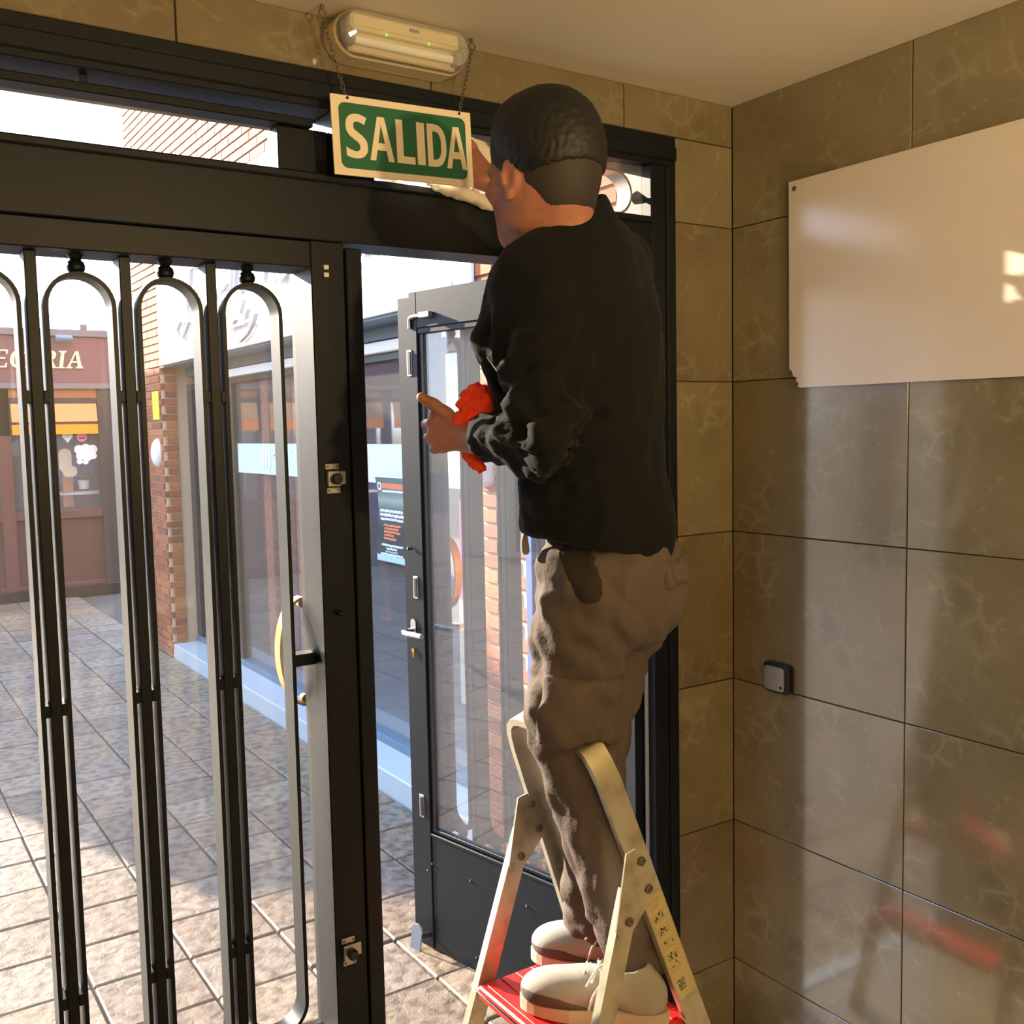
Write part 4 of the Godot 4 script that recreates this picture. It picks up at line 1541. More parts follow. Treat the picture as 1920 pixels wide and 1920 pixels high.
func far_side() -> void:
	# houses on the left of the square; the glass of the open leaf mirrors them
	var t := thing("house", "cream rendered house on the left side of the square, outside the picture", "building", Vector3(-9, 0, -3))
	var b := B.new()
	b.span(Vector3(-4, -0.1, -4.5), Vector3(0, 3.2, 9))
	put("wall", b, M.cream, t)
	b = B.new()
	b.prism(PackedVector2Array([Vector2(-4.3, 3.2), Vector2(0.4, 3.2), Vector2(-1.9, 4.6)]), -4.8, 9.3, t.transform.affine_inverse() * Transform3D(Basis(), Vector3(-9, 0, -3)))
	put("roof", b, M.tan2, t)
	for k in 7:
		b = B.new()
		b.span(Vector3(-0.02, 2.2, -3.6 + 1.5 * k), Vector3(0.03, 3.0, -2.7 + 1.5 * k))
		put("window", b, M.blue, t)
		b = B.new()
		b.span(Vector3(-0.02, 0.1, -3.4 + 1.5 * k), Vector3(0.03, 2.0, -2.9 + 1.5 * k))
		put("shutter", b, M.tan if k % 2 else M.inside, t)

func wall_things() -> void:
	var side := Basis(Vector3(0, 0, 1), Vector3.UP, Vector3(-1, 0, 0))   # x along the side wall, z out of it
	var t := thing("wall_panel", "large glossy off-white panel screwed to the marble side wall, chipped lower corner", "panel")
	var b := B.new()
	var poly := PackedVector2Array([Vector2(0.2, 2.327), Vector2(2.2, 2.327), Vector2(2.2, 1.817), Vector2(0.236, 1.824), Vector2(0.23, 1.828), Vector2(0.233, 1.836), Vector2(0.224, 1.84), Vector2(0.227, 1.849), Vector2(0.215, 1.853), Vector2(0.212, 1.866), Vector2(0.203, 1.87)])
	b.prism(poly, 0.004, 0.012, Transform3D(side, Vector3.ZERO))
	put("board", b, M.panel, t)
	for p: Vector2 in [Vector2(0.218, 2.308), Vector2(2.18, 2.308), Vector2(2.18, 1.84)]:
		b = B.new()
		b.tube([side * Vector3(p.x, p.y, 0.011), side * Vector3(p.x, p.y, 0.0135), side * Vector3(p.x, p.y, 0.0145)], [0.006, 0.006, 0.003], 10)
		put("screw", b, M.chain, t)
	t = thing("access_reader", "small black framed reader plate with a metal face on the marble side wall", "reader")
	b = B.new()
	b.prism(rrect(0.086, 0.078, 0.012), 0.0, 0.016, Transform3D(side, Vector3(0, 1.082, 0.166)))
	put("frame", b, M.black, t)
	b = B.new()
	b.prism(rrect(0.066, 0.062, 0.009), 0.016, 0.021, Transform3D(side, Vector3(0, 1.080, 0.162)))
	var f := put("face_plate", b, M.steel, t)
	b = B.new()
	b.tube([side * Vector3(0.164, 1.09, 0.0205), side * Vector3(0.164, 1.09, 0.0216)], 0.002, 8)
	b.tube([side * Vector3(0.185, 1.06, 0.0205), side * Vector3(0.185, 1.06, 0.0216)], 0.0042, 10)
	put("pin_hole", b, M.black, f)
	# emergency light between ceiling and door frame
	t = thing("emergency_light", "long rounded emergency light under the ceiling above the exit sign", "emergency light", Vector3(-0.997, 2.517, 0.045))
	var cap := func(r: float, z: float, l: float) -> Array:
		var p := []
		for k in 28:
			var an := TAU * k / 28.0
			p.append(Vector3(cos(an) * r + (l if cos(an) > 0 else -l), sin(an) * r, z))
		return p
	var shell := func(bb: B, prof: Array, l: float) -> void:
		for i in prof.size() - 1:
			var a: Array = cap.call(prof[i].x, prof[i].y, l)
			var c: Array = cap.call(prof[i + 1].x, prof[i + 1].y, l)
			for k in 28:
				var m := (k + 1) % 28
				bb.quad(a[k], a[m], c[m], c[k], (a[k] + a[m]) * Vector3(0.3, 1, 1) + Vector3(0, 0, 0.02 * i))
	b = B.new()
	shell.call(b, [Vector2(0.043, -0.042), Vector2(0.044, 0.008), Vector2(0.041, 0.014)], 0.103)
	put("base", b, M.plastic, t)
	b = B.new()
	shell.call(b, [Vector2(0.042, 0.012), Vector2(0.041, 0.03), Vector2(0.034, 0.046), Vector2(0.02, 0.053), Vector2(0.001, 0.055)], 0.103)
	put("cover", b, M.lens, t)
	b = B.new()
	b.span(Vector3(-0.12, 0.004, -0.02), Vector3(0.125, 0.036, 0.032), 0.006)
	b.span(Vector3(-0.12, -0.034, -0.02), Vector3(0.125, 0.006, 0.012), 0.003)
	put("reflector", b, M.plastic, t)
	b = B.new()
	b.tube([Vector3(-0.11, -0.014, 0.022), Vector3(0.11, -0.014, 0.022)], 0.008, 10)
	put("tube", b, M.white, t)
	for x: float in [-0.122, 0.122]:
		b = B.new()
		b.box(Vector3(x, -0.014, 0.022), Vector3(0.02, 0.026, 0.024), Basis(), 0.003)
		put("tube_holder", b, M.grey, t)
	b = B.new()
	b.box(Vector3(0.018, 0.022, 0.033), Vector3(0.022, 0.006, 0.002))
	put("label_plate", b, M.chain, t)
	for x: float in [-0.045, 0.05]:
		b = B.new()
		b.ball(Vector3(x, 0.002, 0.034), Vector3.ONE * 0.0022, Basis(), 8)
		put("led", b, M.led, t)

func exit_sign() -> void:
	var t := thing("exit_sign", "green and cream SALIDA exit sign hanging on two chains", "sign", Vector3(-0.993, 2.3255, 0.05))
	t.basis = Basis(Vector3(0, 0, 1), 0.031)
	var b := B.new()
	b.box(Vector3.ZERO, Vector3(0.320, 0.154, 0.004), Basis(), 0.0008)
	put("board", b, M.signwhite, t)
	b = B.new()
	b.prism(rrect(0.290, 0.126, 0.014), 0.0021, 0.0026, Transform3D(Basis(), Vector3(0.0005, 0.0, 0)))
	put("green_field", b, M.green, t)
	for q: Array in [["S", 0.085, 0.232], ["A", 0.245, 0.415], ["L", 0.435, 0.565], ["D", 0.66, 0.80], ["A", 0.80, 0.955]]:
		letters(q[0], "Droid Sans", 700, 0.32 * (q[2] - q[1]), 0.086, 0.0012, M.signwhite, t, Transform3D(Basis(), Vector3(-0.16 + 0.32 * q[1], -0.043, 0.0026)), "letter")
	b = B.new()
	b.span(Vector3(-0.16 + 0.32 * 0.583, -0.0425, 0.0026), Vector3(-0.16 + 0.32 * 0.64, 0.0425, 0.0038))
	put("letter", b, M.signwhite, t)
	var inv := t.transform.affine_inverse()
	for s: float in [-1.0, 1.0]:
		var top := inv * (Vector3(-1.165, 2.54, 0.05) if s < 0 else Vector3(-0.826, 2.54, 0.05))
		var bot := Vector3(s * 0.128 + 0.004, 0.068, 0.0)
		var n := 15
		b = B.new()
		var d := (bot - top) / n
		for k in n:
			var a := top + d * (k - 0.15)
			var e := top + d * (k + 1.15)
			var ax := d.normalized()
			var w := Vector3(0, 0, 1) if k % 2 else ax.cross(Vector3(0, 0, 1)).normalized()
			var c := (a + e) / 2
			var hl := (e - a).length() / 2
			var p := arc(c + ax * (hl - 0.003), w * 0.0032, ax * 0.003, 0, PI, 5)
			p.append_array(arc(c - ax * (hl - 0.003), w * 0.0032, ax * 0.003, PI, TAU, 5))
			b.tube(p, 0.0009, 5, false, true)
		var ch := put("chain", b, M.chain, t)
		b = B.new()
		var hk := inv * (Vector3(-1.165, 2.552, 0.05) if s < 0 else Vector3(-0.826, 2.552, 0.05))
		b.tube(arc(hk - Vector3(0, 0.006, 0), Vector3(0.007, 0, 0), Vector3(0, 0.007, 0), -0.6 * PI, 1.2 * PI, 12), 0.0018, 6)
		b.tube([hk + Vector3(0, 0.001, 0), hk + Vector3(0, 0.011, 0)], 0.004, 8)
		put("hook", b, M.chain, ch)
		b = B.new()
		b.tube([Vector3(bot.x, bot.y + 0.004, -0.004), Vector3(bot.x, bot.y + 0.004, 0.004)], 0.003, 8)
		put("eyelet", b, M.black, ch)

func ladder() -> void:
	var t := thing("step_ladder", "aluminium step ladder with red platform and curved hand hoop", "ladder")
	var b := B.new()
	# hoop rail: up one side, round the top, down the other
	var p := []
	for y: float in [0.012, 0.2, 0.4, 0.6, 0.8, 0.95, 1.04]:
		p.append(Vector3(-0.425 - 0.336 * y, y, 0.525 - 0.108 * y))
	p.append_array([Vector3(-0.785, 1.075, 0.400), Vector3(-0.792, 1.097, 0.388), Vector3(-0.797, 1.112, 0.37), Vector3(-0.8, 1.119, 0.345), Vector3(-0.8, 1.121, 0.30), Vector3(-0.8, 1.121, 0.21), Vector3(-0.8, 1.119, 0.165), Vector3(-0.797, 1.112, 0.14), Vector3(-0.792, 1.097, 0.122), Vector3(-0.785, 1.075, 0.113)])
	for y: float in [1.04, 0.95, 0.8, 0.6, 0.4, 0.2, 0.012]:
		p.append(Vector3(-0.425 - 0.336 * y, y, 0.085 + 0.024 * y))
	var s := Vector3(0.948, 0.318, 0)
	b.sweep(p, s, 0.052, 0.016)
	put("hoop_rail", b, M.alu, t)
	for q: Array in [[0.512, 0.1], [0.108, -0.1]]:
		var z: float = 0.507 if q[0] > 0.3 else 0.083
		var zt: float = 0.474 if q[0] > 0.3 else 0.107
		b = B.new()
		b.sweep([Vector3(-0.775, 0.845, zt), Vector3(-1.045, 0.012, z)], Vector3(0, 0, 1), 0.02, 0.042)
		put("rear_leg", b, M.alu, t)
		for e: Vector3 in [Vector3(-1.045, 0.012, z), Vector3(-0.43, 0.012, z)]:
			b = B.new()
			b.box(e, Vector3(0.05, 0.024, 0.03), Basis(), 0.004)
			put("foot", b, M.black, t)
		# hinge plate with rivets
		var out := 1.0 if q[0] > 0.3 else 1.0
		var pz := zt + (0.014 if q[0] > 0.3 else 0.0125)
		b = B.new()
		var poly := PackedVector2Array([Vector2(-0.795, 0.925), Vector2(-0.772, 0.93), Vector2(-0.735, 0.905), Vector2(-0.722, 0.868), Vector2(-0.725, 0.83), Vector2(-0.742, 0.81), Vector2(-0.785, 0.765), Vector2(-0.80, 0.758), Vector2(-0.815, 0.762), Vector2(-0.822, 0.78)])
		b.prism(poly, pz - 0.002, pz + 0.002)
		var pl := put("hinge_plate", b, M.alu, t)
		for r: Vector2 in [Vector2(-0.758, 0.902), Vector2(-0.74, 0.842), Vector2(-0.79, 0.79)]:
			b = B.new()
			b.lathe([Vector2(0.0095, 0.0), Vector2(0.009, 0.003), Vector2(0.006, 0.0045), Vector2(0.004, 0.002), Vector2(0.0, 0.002)], Transform3D(Basis(Vector3(1, 0, 0), Vector3(0, 0, out), Vector3(0, -1, 0)), Vector3(r.x, r.y, pz + 0.002 * out)), 14)
			put("rivet", b, M.chain, pl)
	# red platform and steps
	b = B.new()
	b.span(Vector3(-0.905, 0.495, 0.112), Vector3(-0.605, 0.525, 0.462), 0.004)
	for k in 7:
		b.span(Vector3(-0.89 + 0.04 * k, 0.525, 0.12), Vector3(-0.875 + 0.04 * k, 0.528, 0.455), 0.001)
	put("platform", b, M.red, t)
	for y: float in [0.27]:
		b = B.new()
		var x := -0.425 - 0.336 * y
		b.span(Vector3(x - 0.05, y - 0.015, 0.105), Vector3(x + 0.045, y + 0.012, 0.475), 0.004)
		put("step", b, M.red, t)
	b = B.new()
	b.tube([Vector3(-0.895, 0.51, 0.085), Vector3(-0.895, 0.51, 0.49)], 0.011, 12)
	put("platform_bar", b, M.chrome, t)
	b = B.new()
	b.tube([Vector3(-0.62, 0.51, 0.09), Vector3(-0.62, 0.51, 0.48)], 0.008, 10)
	put("platform_bar", b, M.chrome, t)
	# worn paper label on the near rail
	var img := Image.create(96, 420, false, Image.FORMAT_RGB8)
	for y in 420:
		for x in 96:
			img.set_pixel(x, y, Color(0.78, 0.72, 0.52) * (0.9 + 0.1 * rng.randf()))
	for k in 60:
		var y := 16 + k * 5
		if k % 11 < 8:
			for x in range(8, 60 + rng.randi() % 26, 4):
				if rng.randf() < 0.7:
					img.fill_rect(Rect2i(x, y, 3, 2), Color(0.5, 0.46, 0.34))
	for k in 46:
		var x := 18 + rng.randi() % 50
		var y: int = [70, 130, 175, 235, 262][rng.randi() % 5] + rng.randi() % 26
		img.fill_rect(Rect2i(x, y, 2 + rng.randi() % 8, 2 + rng.randi() % 9), Color(0.14, 0.12, 0.08))
	for k in 90:
		img.fill_rect(Rect2i(14 + rng.randi() % 40, 345 + rng.randi() % 44, 4, 4), Color(0.3, 0.27, 0.18))
	var lm := mat(Color.WHITE, 0.6)
	lm.albedo_texture = ImageTexture.create_from_image(img)
	b = B.new()
	var dn := Vector3(0.318, -0.948, 0.1).normalized()
	var o := Vector3(-0.425 - 0.336 * 0.80, 0.80, 0.525 - 0.108 * 0.80 + 0.0088)
	var q0 := o - s * 0.023
	var q1 := o + s * 0.023
	b.quad(q0, q1, q1 + dn * 0.235, q0 + dn * 0.235, Vector3(0, 0, 1))
	b.quad(q0 - Vector3(0, 0, 0.0006), q1 - Vector3(0, 0, 0.0006), q1 + dn * 0.235 - Vector3(0, 0, 0.0006), q0 + dn * 0.235 - Vector3(0, 0, 0.0006), Vector3(0, 0, -1))
	for k in b.v.size():
		var r := b.v[k] - q0
		b.t[k] = Vector2(r.dot(s) / 0.046, r.dot(dn) / 0.235)
	put("label", b, lm, t)

func hand_prims(f: F, wrist: Vector3, mcps: Array, fingers: Array, thumb: Array, rw := 0.026) -> void:
	# palm: bones from the wrist to the root of every finger, then the finger chains
	var c: Vector3 = (mcps[0] + mcps[1] + mcps[2] + mcps[3]) / 4.0
	for i in 4:
		f.cap(wrist.lerp(c, 0.1), mcps[i], rw * 0.72, 0.0125, 0.016)
	f.cap(wrist, thumb[0], rw * 0.7, 0.0145, 0.014)
	for i in 4:
		var ch: Array = [mcps[i]] + fingers[i]
		var rr := [0.0115, 0.0105, 0.0092, 0.0082]
		for k in ch.size() - 1:
			f.cap(ch[k], ch[k + 1], rr[k] * (0.9 if i == 3 else 1.0), rr[k + 1] * (0.9 if i == 3 else 1.0), 0.004)
	var tr := [0.0155, 0.0125, 0.0115, 0.0095]
	for k in thumb.size() - 1:
		f.cap(thumb[k], thumb[k + 1], tr[k], tr[k + 1], 0.006 if k else 0.012)

func man() -> void:
	var t := thing("person", "man in black jacket and grey work trousers standing on the ladder, wiping the glass", "person")
	var J := {
		"head": Vector3(-0.930, 2.184, 0.442), "neck": Vector3(-0.868, 2.075, 0.440), "lsh": Vector3(-0.975, 1.985, 0.475), "rsh": Vector3(-0.687, 2.060, 0.350),
		"chest": Vector3(-0.845, 1.936, 0.415), "belly": Vector3(-0.797, 1.657, 0.395), "pelvis": Vector3(-0.735, 1.462, 0.368), "lelb": Vector3(-1.022, 1.722, 0.560), "lwri": Vector3(-1.022, 1.718, 0.351),
		"relb": Vector3(-0.59, 2.09, 0.125), "rwri": Vector3(-0.765, 2.265, 0.04),
		"lhip": Vector3(-0.791, 1.445, 0.398), "rhip": Vector3(-0.655, 1.44, 0.336), "lknee": Vector3(-0.785, 1.112, 0.292), "lank": Vector3(-0.690, 0.621, 0.372), "rknee": Vector3(-0.690, 1.051, 0.242), "rank": Vector3(-0.649, 0.60, 0.195)}
	# ---- body: one skin mesh; head and hands on finer grids
	var body := B.new()
	var f := F.new(Vector3(-1.15, 0.5, 0.02), Vector3(-0.5, 2.2, 0.68), 0.02)
	f.cap(J.neck + Vector3(0, -0.02, 0), J.chest, 0.07, 0.11, 0.04)
	f.cap(J.chest, J.pelvis, 0.11, 0.11, 0.05)
	for q: Array in [["neck", "lsh", 0.06, 0.045], ["neck", "rsh", 0.06, 0.045], ["lsh", "lelb", 0.04, 0.035], ["rsh", "relb", 0.04, 0.035], ["lelb", "lwri", 0.035, 0.027], ["relb", "rwri", 0.035, 0.027], ["pelvis", "lhip", 0.1, 0.08], ["pelvis", "rhip", 0.1, 0.08], ["lhip", "lknee", 0.07, 0.05], ["rhip", "rknee", 0.07, 0.05], ["lknee", "lank", 0.05, 0.038], ["rknee", "rank", 0.05, 0.038]]:
		f.cap(J[q[0]], J[q[1]], q[2], q[3], 0.02)
	f.to(body)
	var hb := yaw(-6.0)
	var hx := Transform3D(hb.scaled(Vector3.ONE * 1.03), J.head + Vector3(0, 0.0, 0))
	f = F.new(Vector3(-0.11, -0.22, -0.14), Vector3(0.11, 0.15, 0.13), 0.0042)
	skull(f)
	f.ell(Vector3(0, -0.045, -0.035), Basis(), Vector3(0.060, 0.078, 0.066), 0.03)
	f.ell(Vector3(0, -0.096, -0.068), Basis(), Vector3(0.030, 0.022, 0.026), 0.03)
	f.ell(Vector3(0, 0.014, -0.083), Basis(), Vector3(0.054, 0.013, 0.017), 0.018)
	f.cap(Vector3(0, 0.0, -0.094), Vector3(0, -0.04, -0.114), 0.008, 0.013, 0.012)
	f.ell(Vector3(0, -0.041, -0.103), Basis(), Vector3(0.018, 0.010, 0.012), 0.008)
	f.ell(Vector3(0, -0.066, -0.093), Basis(), Vector3(0.023, 0.006, 0.010), 0.006)
	f.ell(Vector3(0, -0.076, -0.090), Basis(), Vector3(0.021, 0.007, 0.010), 0.006)
	for s: float in [-1.0, 1.0]:
		f.ell(Vector3(s * 0.052, -0.062, -0.004), Basis(), Vector3(0.018, 0.034, 0.034), 0.03)
		f.ell(Vector3(s * 0.046, -0.022, -0.066), Basis(), Vector3(0.022, 0.017, 0.022), 0.02)
		f.ell(Vector3(s * 0.031, -0.002, -0.100), Basis(), Vector3(0.017, 0.011, 0.012), 0.012, true)
		f.ell(Vector3(s * 0.031, -0.003, -0.083), Basis(), Vector3(0.0125, 0.0125, 0.0125), 0.003)
		# ear: shell, rim, hollow and lobe
		var eb := Basis(Vector3.UP, s * -0.3) * Basis(Vector3(1, 0, 0), -0.08)
		var e := Vector3(s * 0.081, -0.014, 0.010)
		f.ell(e, eb, Vector3(0.006, 0.030, 0.018), 0.008)
		f.ell(e + eb * Vector3(s * 0.006, 0.004, -0.002), eb, Vector3(0.006, 0.021, 0.011), 0.003, true)
		f.cap(e + eb * Vector3(s * 0.004, -0.012, -0.012), e + eb * Vector3(s * 0.004, 0.004, -0.014), 0.004, 0.004, 0.004)
		f.ell(e + eb * Vector3(0, -0.030, -0.007), eb, Vector3(0.005, 0.011, 0.008), 0.006)
		# nape tendons
		f.cap(Vector3(s * 0.048 + 0.005, -0.05, 0.02), Vector3(s * 0.028 + 0.04, -0.15, -0.03), 0.016, 0.014, 0.025)
	f.cap(Vector3(0.004, -0.045, 0.034), Vector3(0.05, -0.17, 0.008), 0.056, 0.058, 0.035)
	f.to(body, hx)
	# left hand, closed round the orange rag with the thumb stretched out
	f = F.new(Vector3(-1.12, 1.66, 0.16), Vector3(-0.97, 1.83, 0.40), 0.0034)
	hand_prims(f, Vector3(-1.026, 1.722, 0.335),
		[Vector3(-1.052, 1.767, 0.254), Vector3(-1.064, 1.748, 0.259), Vector3(-1.069, 1.727, 0.270), Vector3(-1.064, 1.709, 0.281)],
		[[Vector3(-1.036, 1.778, 0.215), Vector3(-1.009, 1.774, 0.204), Vector3(-1.001, 1.763, 0.228)], [Vector3(-1.051, 1.749, 0.214), Vector3(-1.021, 1.743, 0.198), Vector3(-1.012, 1.739, 0.223)], [Vector3(-1.054, 1.723, 0.227), Vector3(-1.024, 1.720, 0.211), Vector3(-1.016, 1.720, 0.234)], [Vector3(-1.053, 1.703, 0.247), Vector3(-1.028, 1.702, 0.234), Vector3(-1.019, 1.704, 0.252)]],
		[Vector3(-1.030, 1.742, 0.306), Vector3(-1.050, 1.769, 0.289), Vector3(-1.071, 1.786, 0.279), Vector3(-1.089, 1.800, 0.266)])
	f.cap(Vector3(-1.022, 1.718, 0.40), Vector3(-1.026, 1.722, 0.335), 0.028, 0.026, 0.01)
	f.to(body)
	# right hand pressing a white cloth to the glass
	f = F.new(Vector3(-0.92, 2.20, -0.035), Vector3(-0.73, 2.39, 0.10), 0.0036)
	hand_prims(f, Vector3(-0.775, 2.275, 0.036),
		[Vector3(-0.842, 2.306, 0.010), Vector3(-0.832, 2.320, 0.008), Vector3(-0.816, 2.330, 0.010), Vector3(-0.799, 2.332, 0.014)],
		[[Vector3(-0.868, 2.320, 0.006), Vector3(-0.884, 2.328, -0.002), Vector3(-0.894, 2.333, -0.009)], [Vector3(-0.856, 2.340, 0.004), Vector3(-0.870, 2.350, -0.004), Vector3(-0.878, 2.356, -0.010)], [Vector3(-0.832, 2.352, 0.006), Vector3(-0.842, 2.364, -0.002), Vector3(-0.848, 2.371, -0.009)], [Vector3(-0.806, 2.352, 0.012), Vector3(-0.811, 2.363, 0.004), Vector3(-0.814, 2.369, -0.002)]],
		[Vector3(-0.800, 2.274, 0.034), Vector3(-0.832, 2.276, 0.024), Vector3(-0.854, 2.280, 0.014), Vector3(-0.870, 2.286, 0.004)])
	f.to(body)
	put("body", body, M.skin, t)
	# ---- hair: dense cap, shaved sides
	var hr := B.new()
	f = F.new(Vector3(-0.11, -0.12, -0.14), Vector3(0.11, 0.17, 0.14), 0.0045)
	f.ell(Vector3(0, 0.034, 0.014), Basis(), Vector3(0.087, 0.106, 0.106), 0.01)
	f.ell(Vector3(0, 0.08, -0.03), Basis(), Vector3(0.062, 0.056, 0.062), 0.02)
	f.ell(Vector3(0, 0.0, 0.05), Basis(), Vector3(0.067, 0.08, 0.068), 0.03)
	f.cut(Vector3(0, 0.072, -0.092), Vector3(0, -0.35, -1.0))
	f.cut(Vector3(0, 0.045, -0.06), Vector3(0, -1.0, -0.62), 0.01)
	f.cut(Vector3(0, -0.012, 0.075), Vector3(0, -1.0, 0.28), 0.01)
	for s: float in [-1.0, 1.0]:
		f.ell(Vector3(s * 0.09, 0.03, -0.085), Basis(), Vector3(0.05, 0.065, 0.05), 0.006, true)
	var hn := noise(61, 90.0, FastNoiseLite.TYPE_SIMPLEX, 2)
	f.to(hr, hx, 1, func(p: Vector3, _n: Vector3) -> float: return 0.002 * hn.get_noise_3dv(p) + 0.004 * clampf((p.y - 0.02) * 12.0, 0.0, 1.0))
	put("hair", hr, M.hair, t)
	var stb := B.new()
	f = F.new(Vector3(-0.11, -0.14, -0.14), Vector3(0.11, 0.17, 0.14), 0.0045)
	skull(f, 0.0022)
	f.cap(Vector3(0.004, -0.045, 0.034), Vector3(0.027, -0.11, 0.022), 0.0575, 0.058, 0.03)
	f.cut(Vector3(0, 0.0, -0.062), Vector3(0, 0, -1.0))
	f.cut(Vector3(0, -0.045, 0.03), Vector3(0, -1.0, -0.75))
	f.cut(Vector3(0, -0.07, 0.09), Vector3(0, -1.0, 0.1))
	for s: float in [-1.0, 1.0]:
		f.ell(Vector3(s * 0.085, -0.016, 0.010), Basis(), Vector3(0.03, 0.040, 0.026), 0.004, true)
	f.to(stb, hx)
	put("cropped_hair", stb, M.stubble, t)
	jacket(t, J)
	trousers(t, J)
	shoe(t, Vector3(-0.663, 0.529, 0.462), Vector3(-0.873, 0.529, 0.230))
	shoe(t, Vector3(-0.56, 0.529, 0.312), Vector3(-0.744, 0.529, 0.086))
	cloths()

func skull(f: F, grow := 0.0) -> void:
	f.ell(Vector3(0, 0.03, 0.012), Basis(), Vector3(0.077, 0.097, 0.098) + Vector3.ONE * grow, 0.02)
	f.ell(Vector3(0, 0.0, 0.045), Basis(), Vector3(0.064 + grow, 0.075 + grow, 0.066 + grow), 0.03)
	f.ell(Vector3(0, 0.055, -0.045), Basis(), Vector3(0.062 + grow, 0.055 + grow, 0.05 + grow), 0.03)

func jacket(t: Node3D, J: Dictionary) -> void:
	var b := B.new()
	var tb := yaw(-28.0)
	var f := F.new(Vector3(-1.22, 1.38, -0.04), Vector3(-0.42, 2.26, 0.72), 0.0095)
	f.ell(J.chest + Vector3(0.010, -0.03, 0.0), tb * Basis(Vector3(1, 0, 0), -0.10), Vector3(0.185, 0.21, 0.125), 0.05)
	f.ell(J.chest + tb * Vector3(0, -0.02, 0.05), tb, Vector3(0.17, 0.18, 0.10), 0.05)
	f.ell(J.belly + Vector3(0.0, 0.03, 0), yaw(-33), Vector3(0.175, 0.25, 0.135), 0.08)
	f.ell(Vector3(-0.752, 1.54, 0.372), yaw(-40), Vector3(0.165, 0.13, 0.148), 0.06)
	# shoulders and standing collar
	f.cap(J.neck + Vector3(0.01, -0.05, 0.005), J.lsh, 0.07, 0.060, 0.07)
	f.cap(J.neck + Vector3(0.01, -0.05, 0.005), J.rsh, 0.07, 0.064, 0.07)
	f.cap(J.neck + Vector3(0.015, -0.06, 0.0), J.neck + Vector3(-0.012, 0.075, 0.004), 0.088, 0.069, 0.04)
	# sleeves
	f.cap(J.lsh, J.lelb, 0.064, 0.056, 0.06)
	f.cap(J.lelb, J.lwri + Vector3(0.0, 0.0, 0.045), 0.058, 0.042, 0.02)
	f.cap(J.rsh, J.relb, 0.066, 0.056, 0.03)
	f.cap(J.relb, J.rwri, 0.055, 0.040, 0.02)
	# open front panel
	f.cap(Vector3(-0.985, 2.00, 0.395), Vector3(-1.008, 1.89, 0.40), 0.03, 0.034, 0.04)
	f.cap(Vector3(-1.008, 1.89, 0.40), Vector3(-0.97, 1.76, 0.41), 0.034, 0.03, 0.04)
	# hem cut off with a slight fall towards the front, neck opening hollowed out
	f.cut(Vector3(-0.75, 1.505, 0.375), Vector3(-0.20, -1.0, -0.10), 0.006)
	f.cut(Vector3(-0.90, 2.115, 0.45), Vector3(-0.5, 1.0, -0.1), 0.006)
	f.cap(J.neck + Vector3(-0.004, 0.03, 0.004), J.neck + Vector3(-0.03, 0.14, 0.004), 0.056, 0.062, 0.006, Vector3.ZERO, 1.0, true)
	var n1 := noise(71, 7.0, FastNoiseLite.TYPE_SIMPLEX, 2)
	var n2 := noise(72, 16.0, FastNoiseLite.TYPE_SIMPLEX, 2)
	var elb: Vector3 = J.lelb
	var fold := func(p: Vector3, n: Vector3) -> float:
		var d := 0.007 * n1.get_noise_3dv(p * Vector3(1.0, 0.6, 1.0)) + 0.003 * n2.get_noise_3dv(p)
		# slanting folds down the outside of the left sleeve
		var ls: Vector3 = J.lsh
		var ax := elb - ls
		var sp := clampf((p - ls).dot(ax) / ax.length_squared(), 0.0, 1.0)
		var rd := p - ls - ax * sp
		if rd.length() < 0.11 and sp > 0.1:
			var an := atan2(rd.x + 0.0, rd.z)
			d += 0.011 * sin(sp * 21.0 + an * 2.4 + 2.2 * n1.get_noise_3dv(p)) * clampf(sp * 3.0 - 0.3, 0.0, 1.0) * clampf((0.11 - rd.length()) * 30.0, 0.0, 1.0)
		# gathered folds round the bent left elbow and up the sleeve
		var q := p - elb
		var l := q.length()
		if l < 0.34 and p.x < -0.88:
			var w := clampf(1.0 - l / 0.34, 0.0, 1.0)
			var an := atan2(q.y + 0.02, -q.z + 0.07)
			d += 0.011 * sin(an * 10.0 + 2.0 * n1.get_noise_3dv(p * 1.6)) * w
			d += 0.008 * absf(n2.get_noise_3dv(p * Vector3(1, 2.0, 1))) * minf(1.0, w * 2.0)
		return d
	f.to(b, Transform3D(), 1, fold)
	var jk := put("jacket", b, M.jacket, t)
	# piping down the front of the shoulder and the zip edge below it
	b = B.new()
	var pts := []
	for p: Vector3 in [Vector3(-1.040, 1.868, 0.432), Vector3(-1.037, 1.838, 0.448), Vector3(-1.033, 1.805, 0.466)]:
		pts.append(f.snap(p, 0.007))
	b.tube(pts, 0.0038, 6)
	put("piping", b, M.zip, jk)
	b = B.new()
	var cs := f.snap(Vector3(-0.915, 1.50, 0.33), 0.004)
	b.tube([cs, cs + Vector3(-0.002, -0.016, 0), cs + Vector3(-0.001, -0.034, 0.001), cs + Vector3(0, -0.040, 0.001)], [0.004, 0.008, 0.009, 0.005], 8)
	put("cord_stop", b, M.zip, jk)

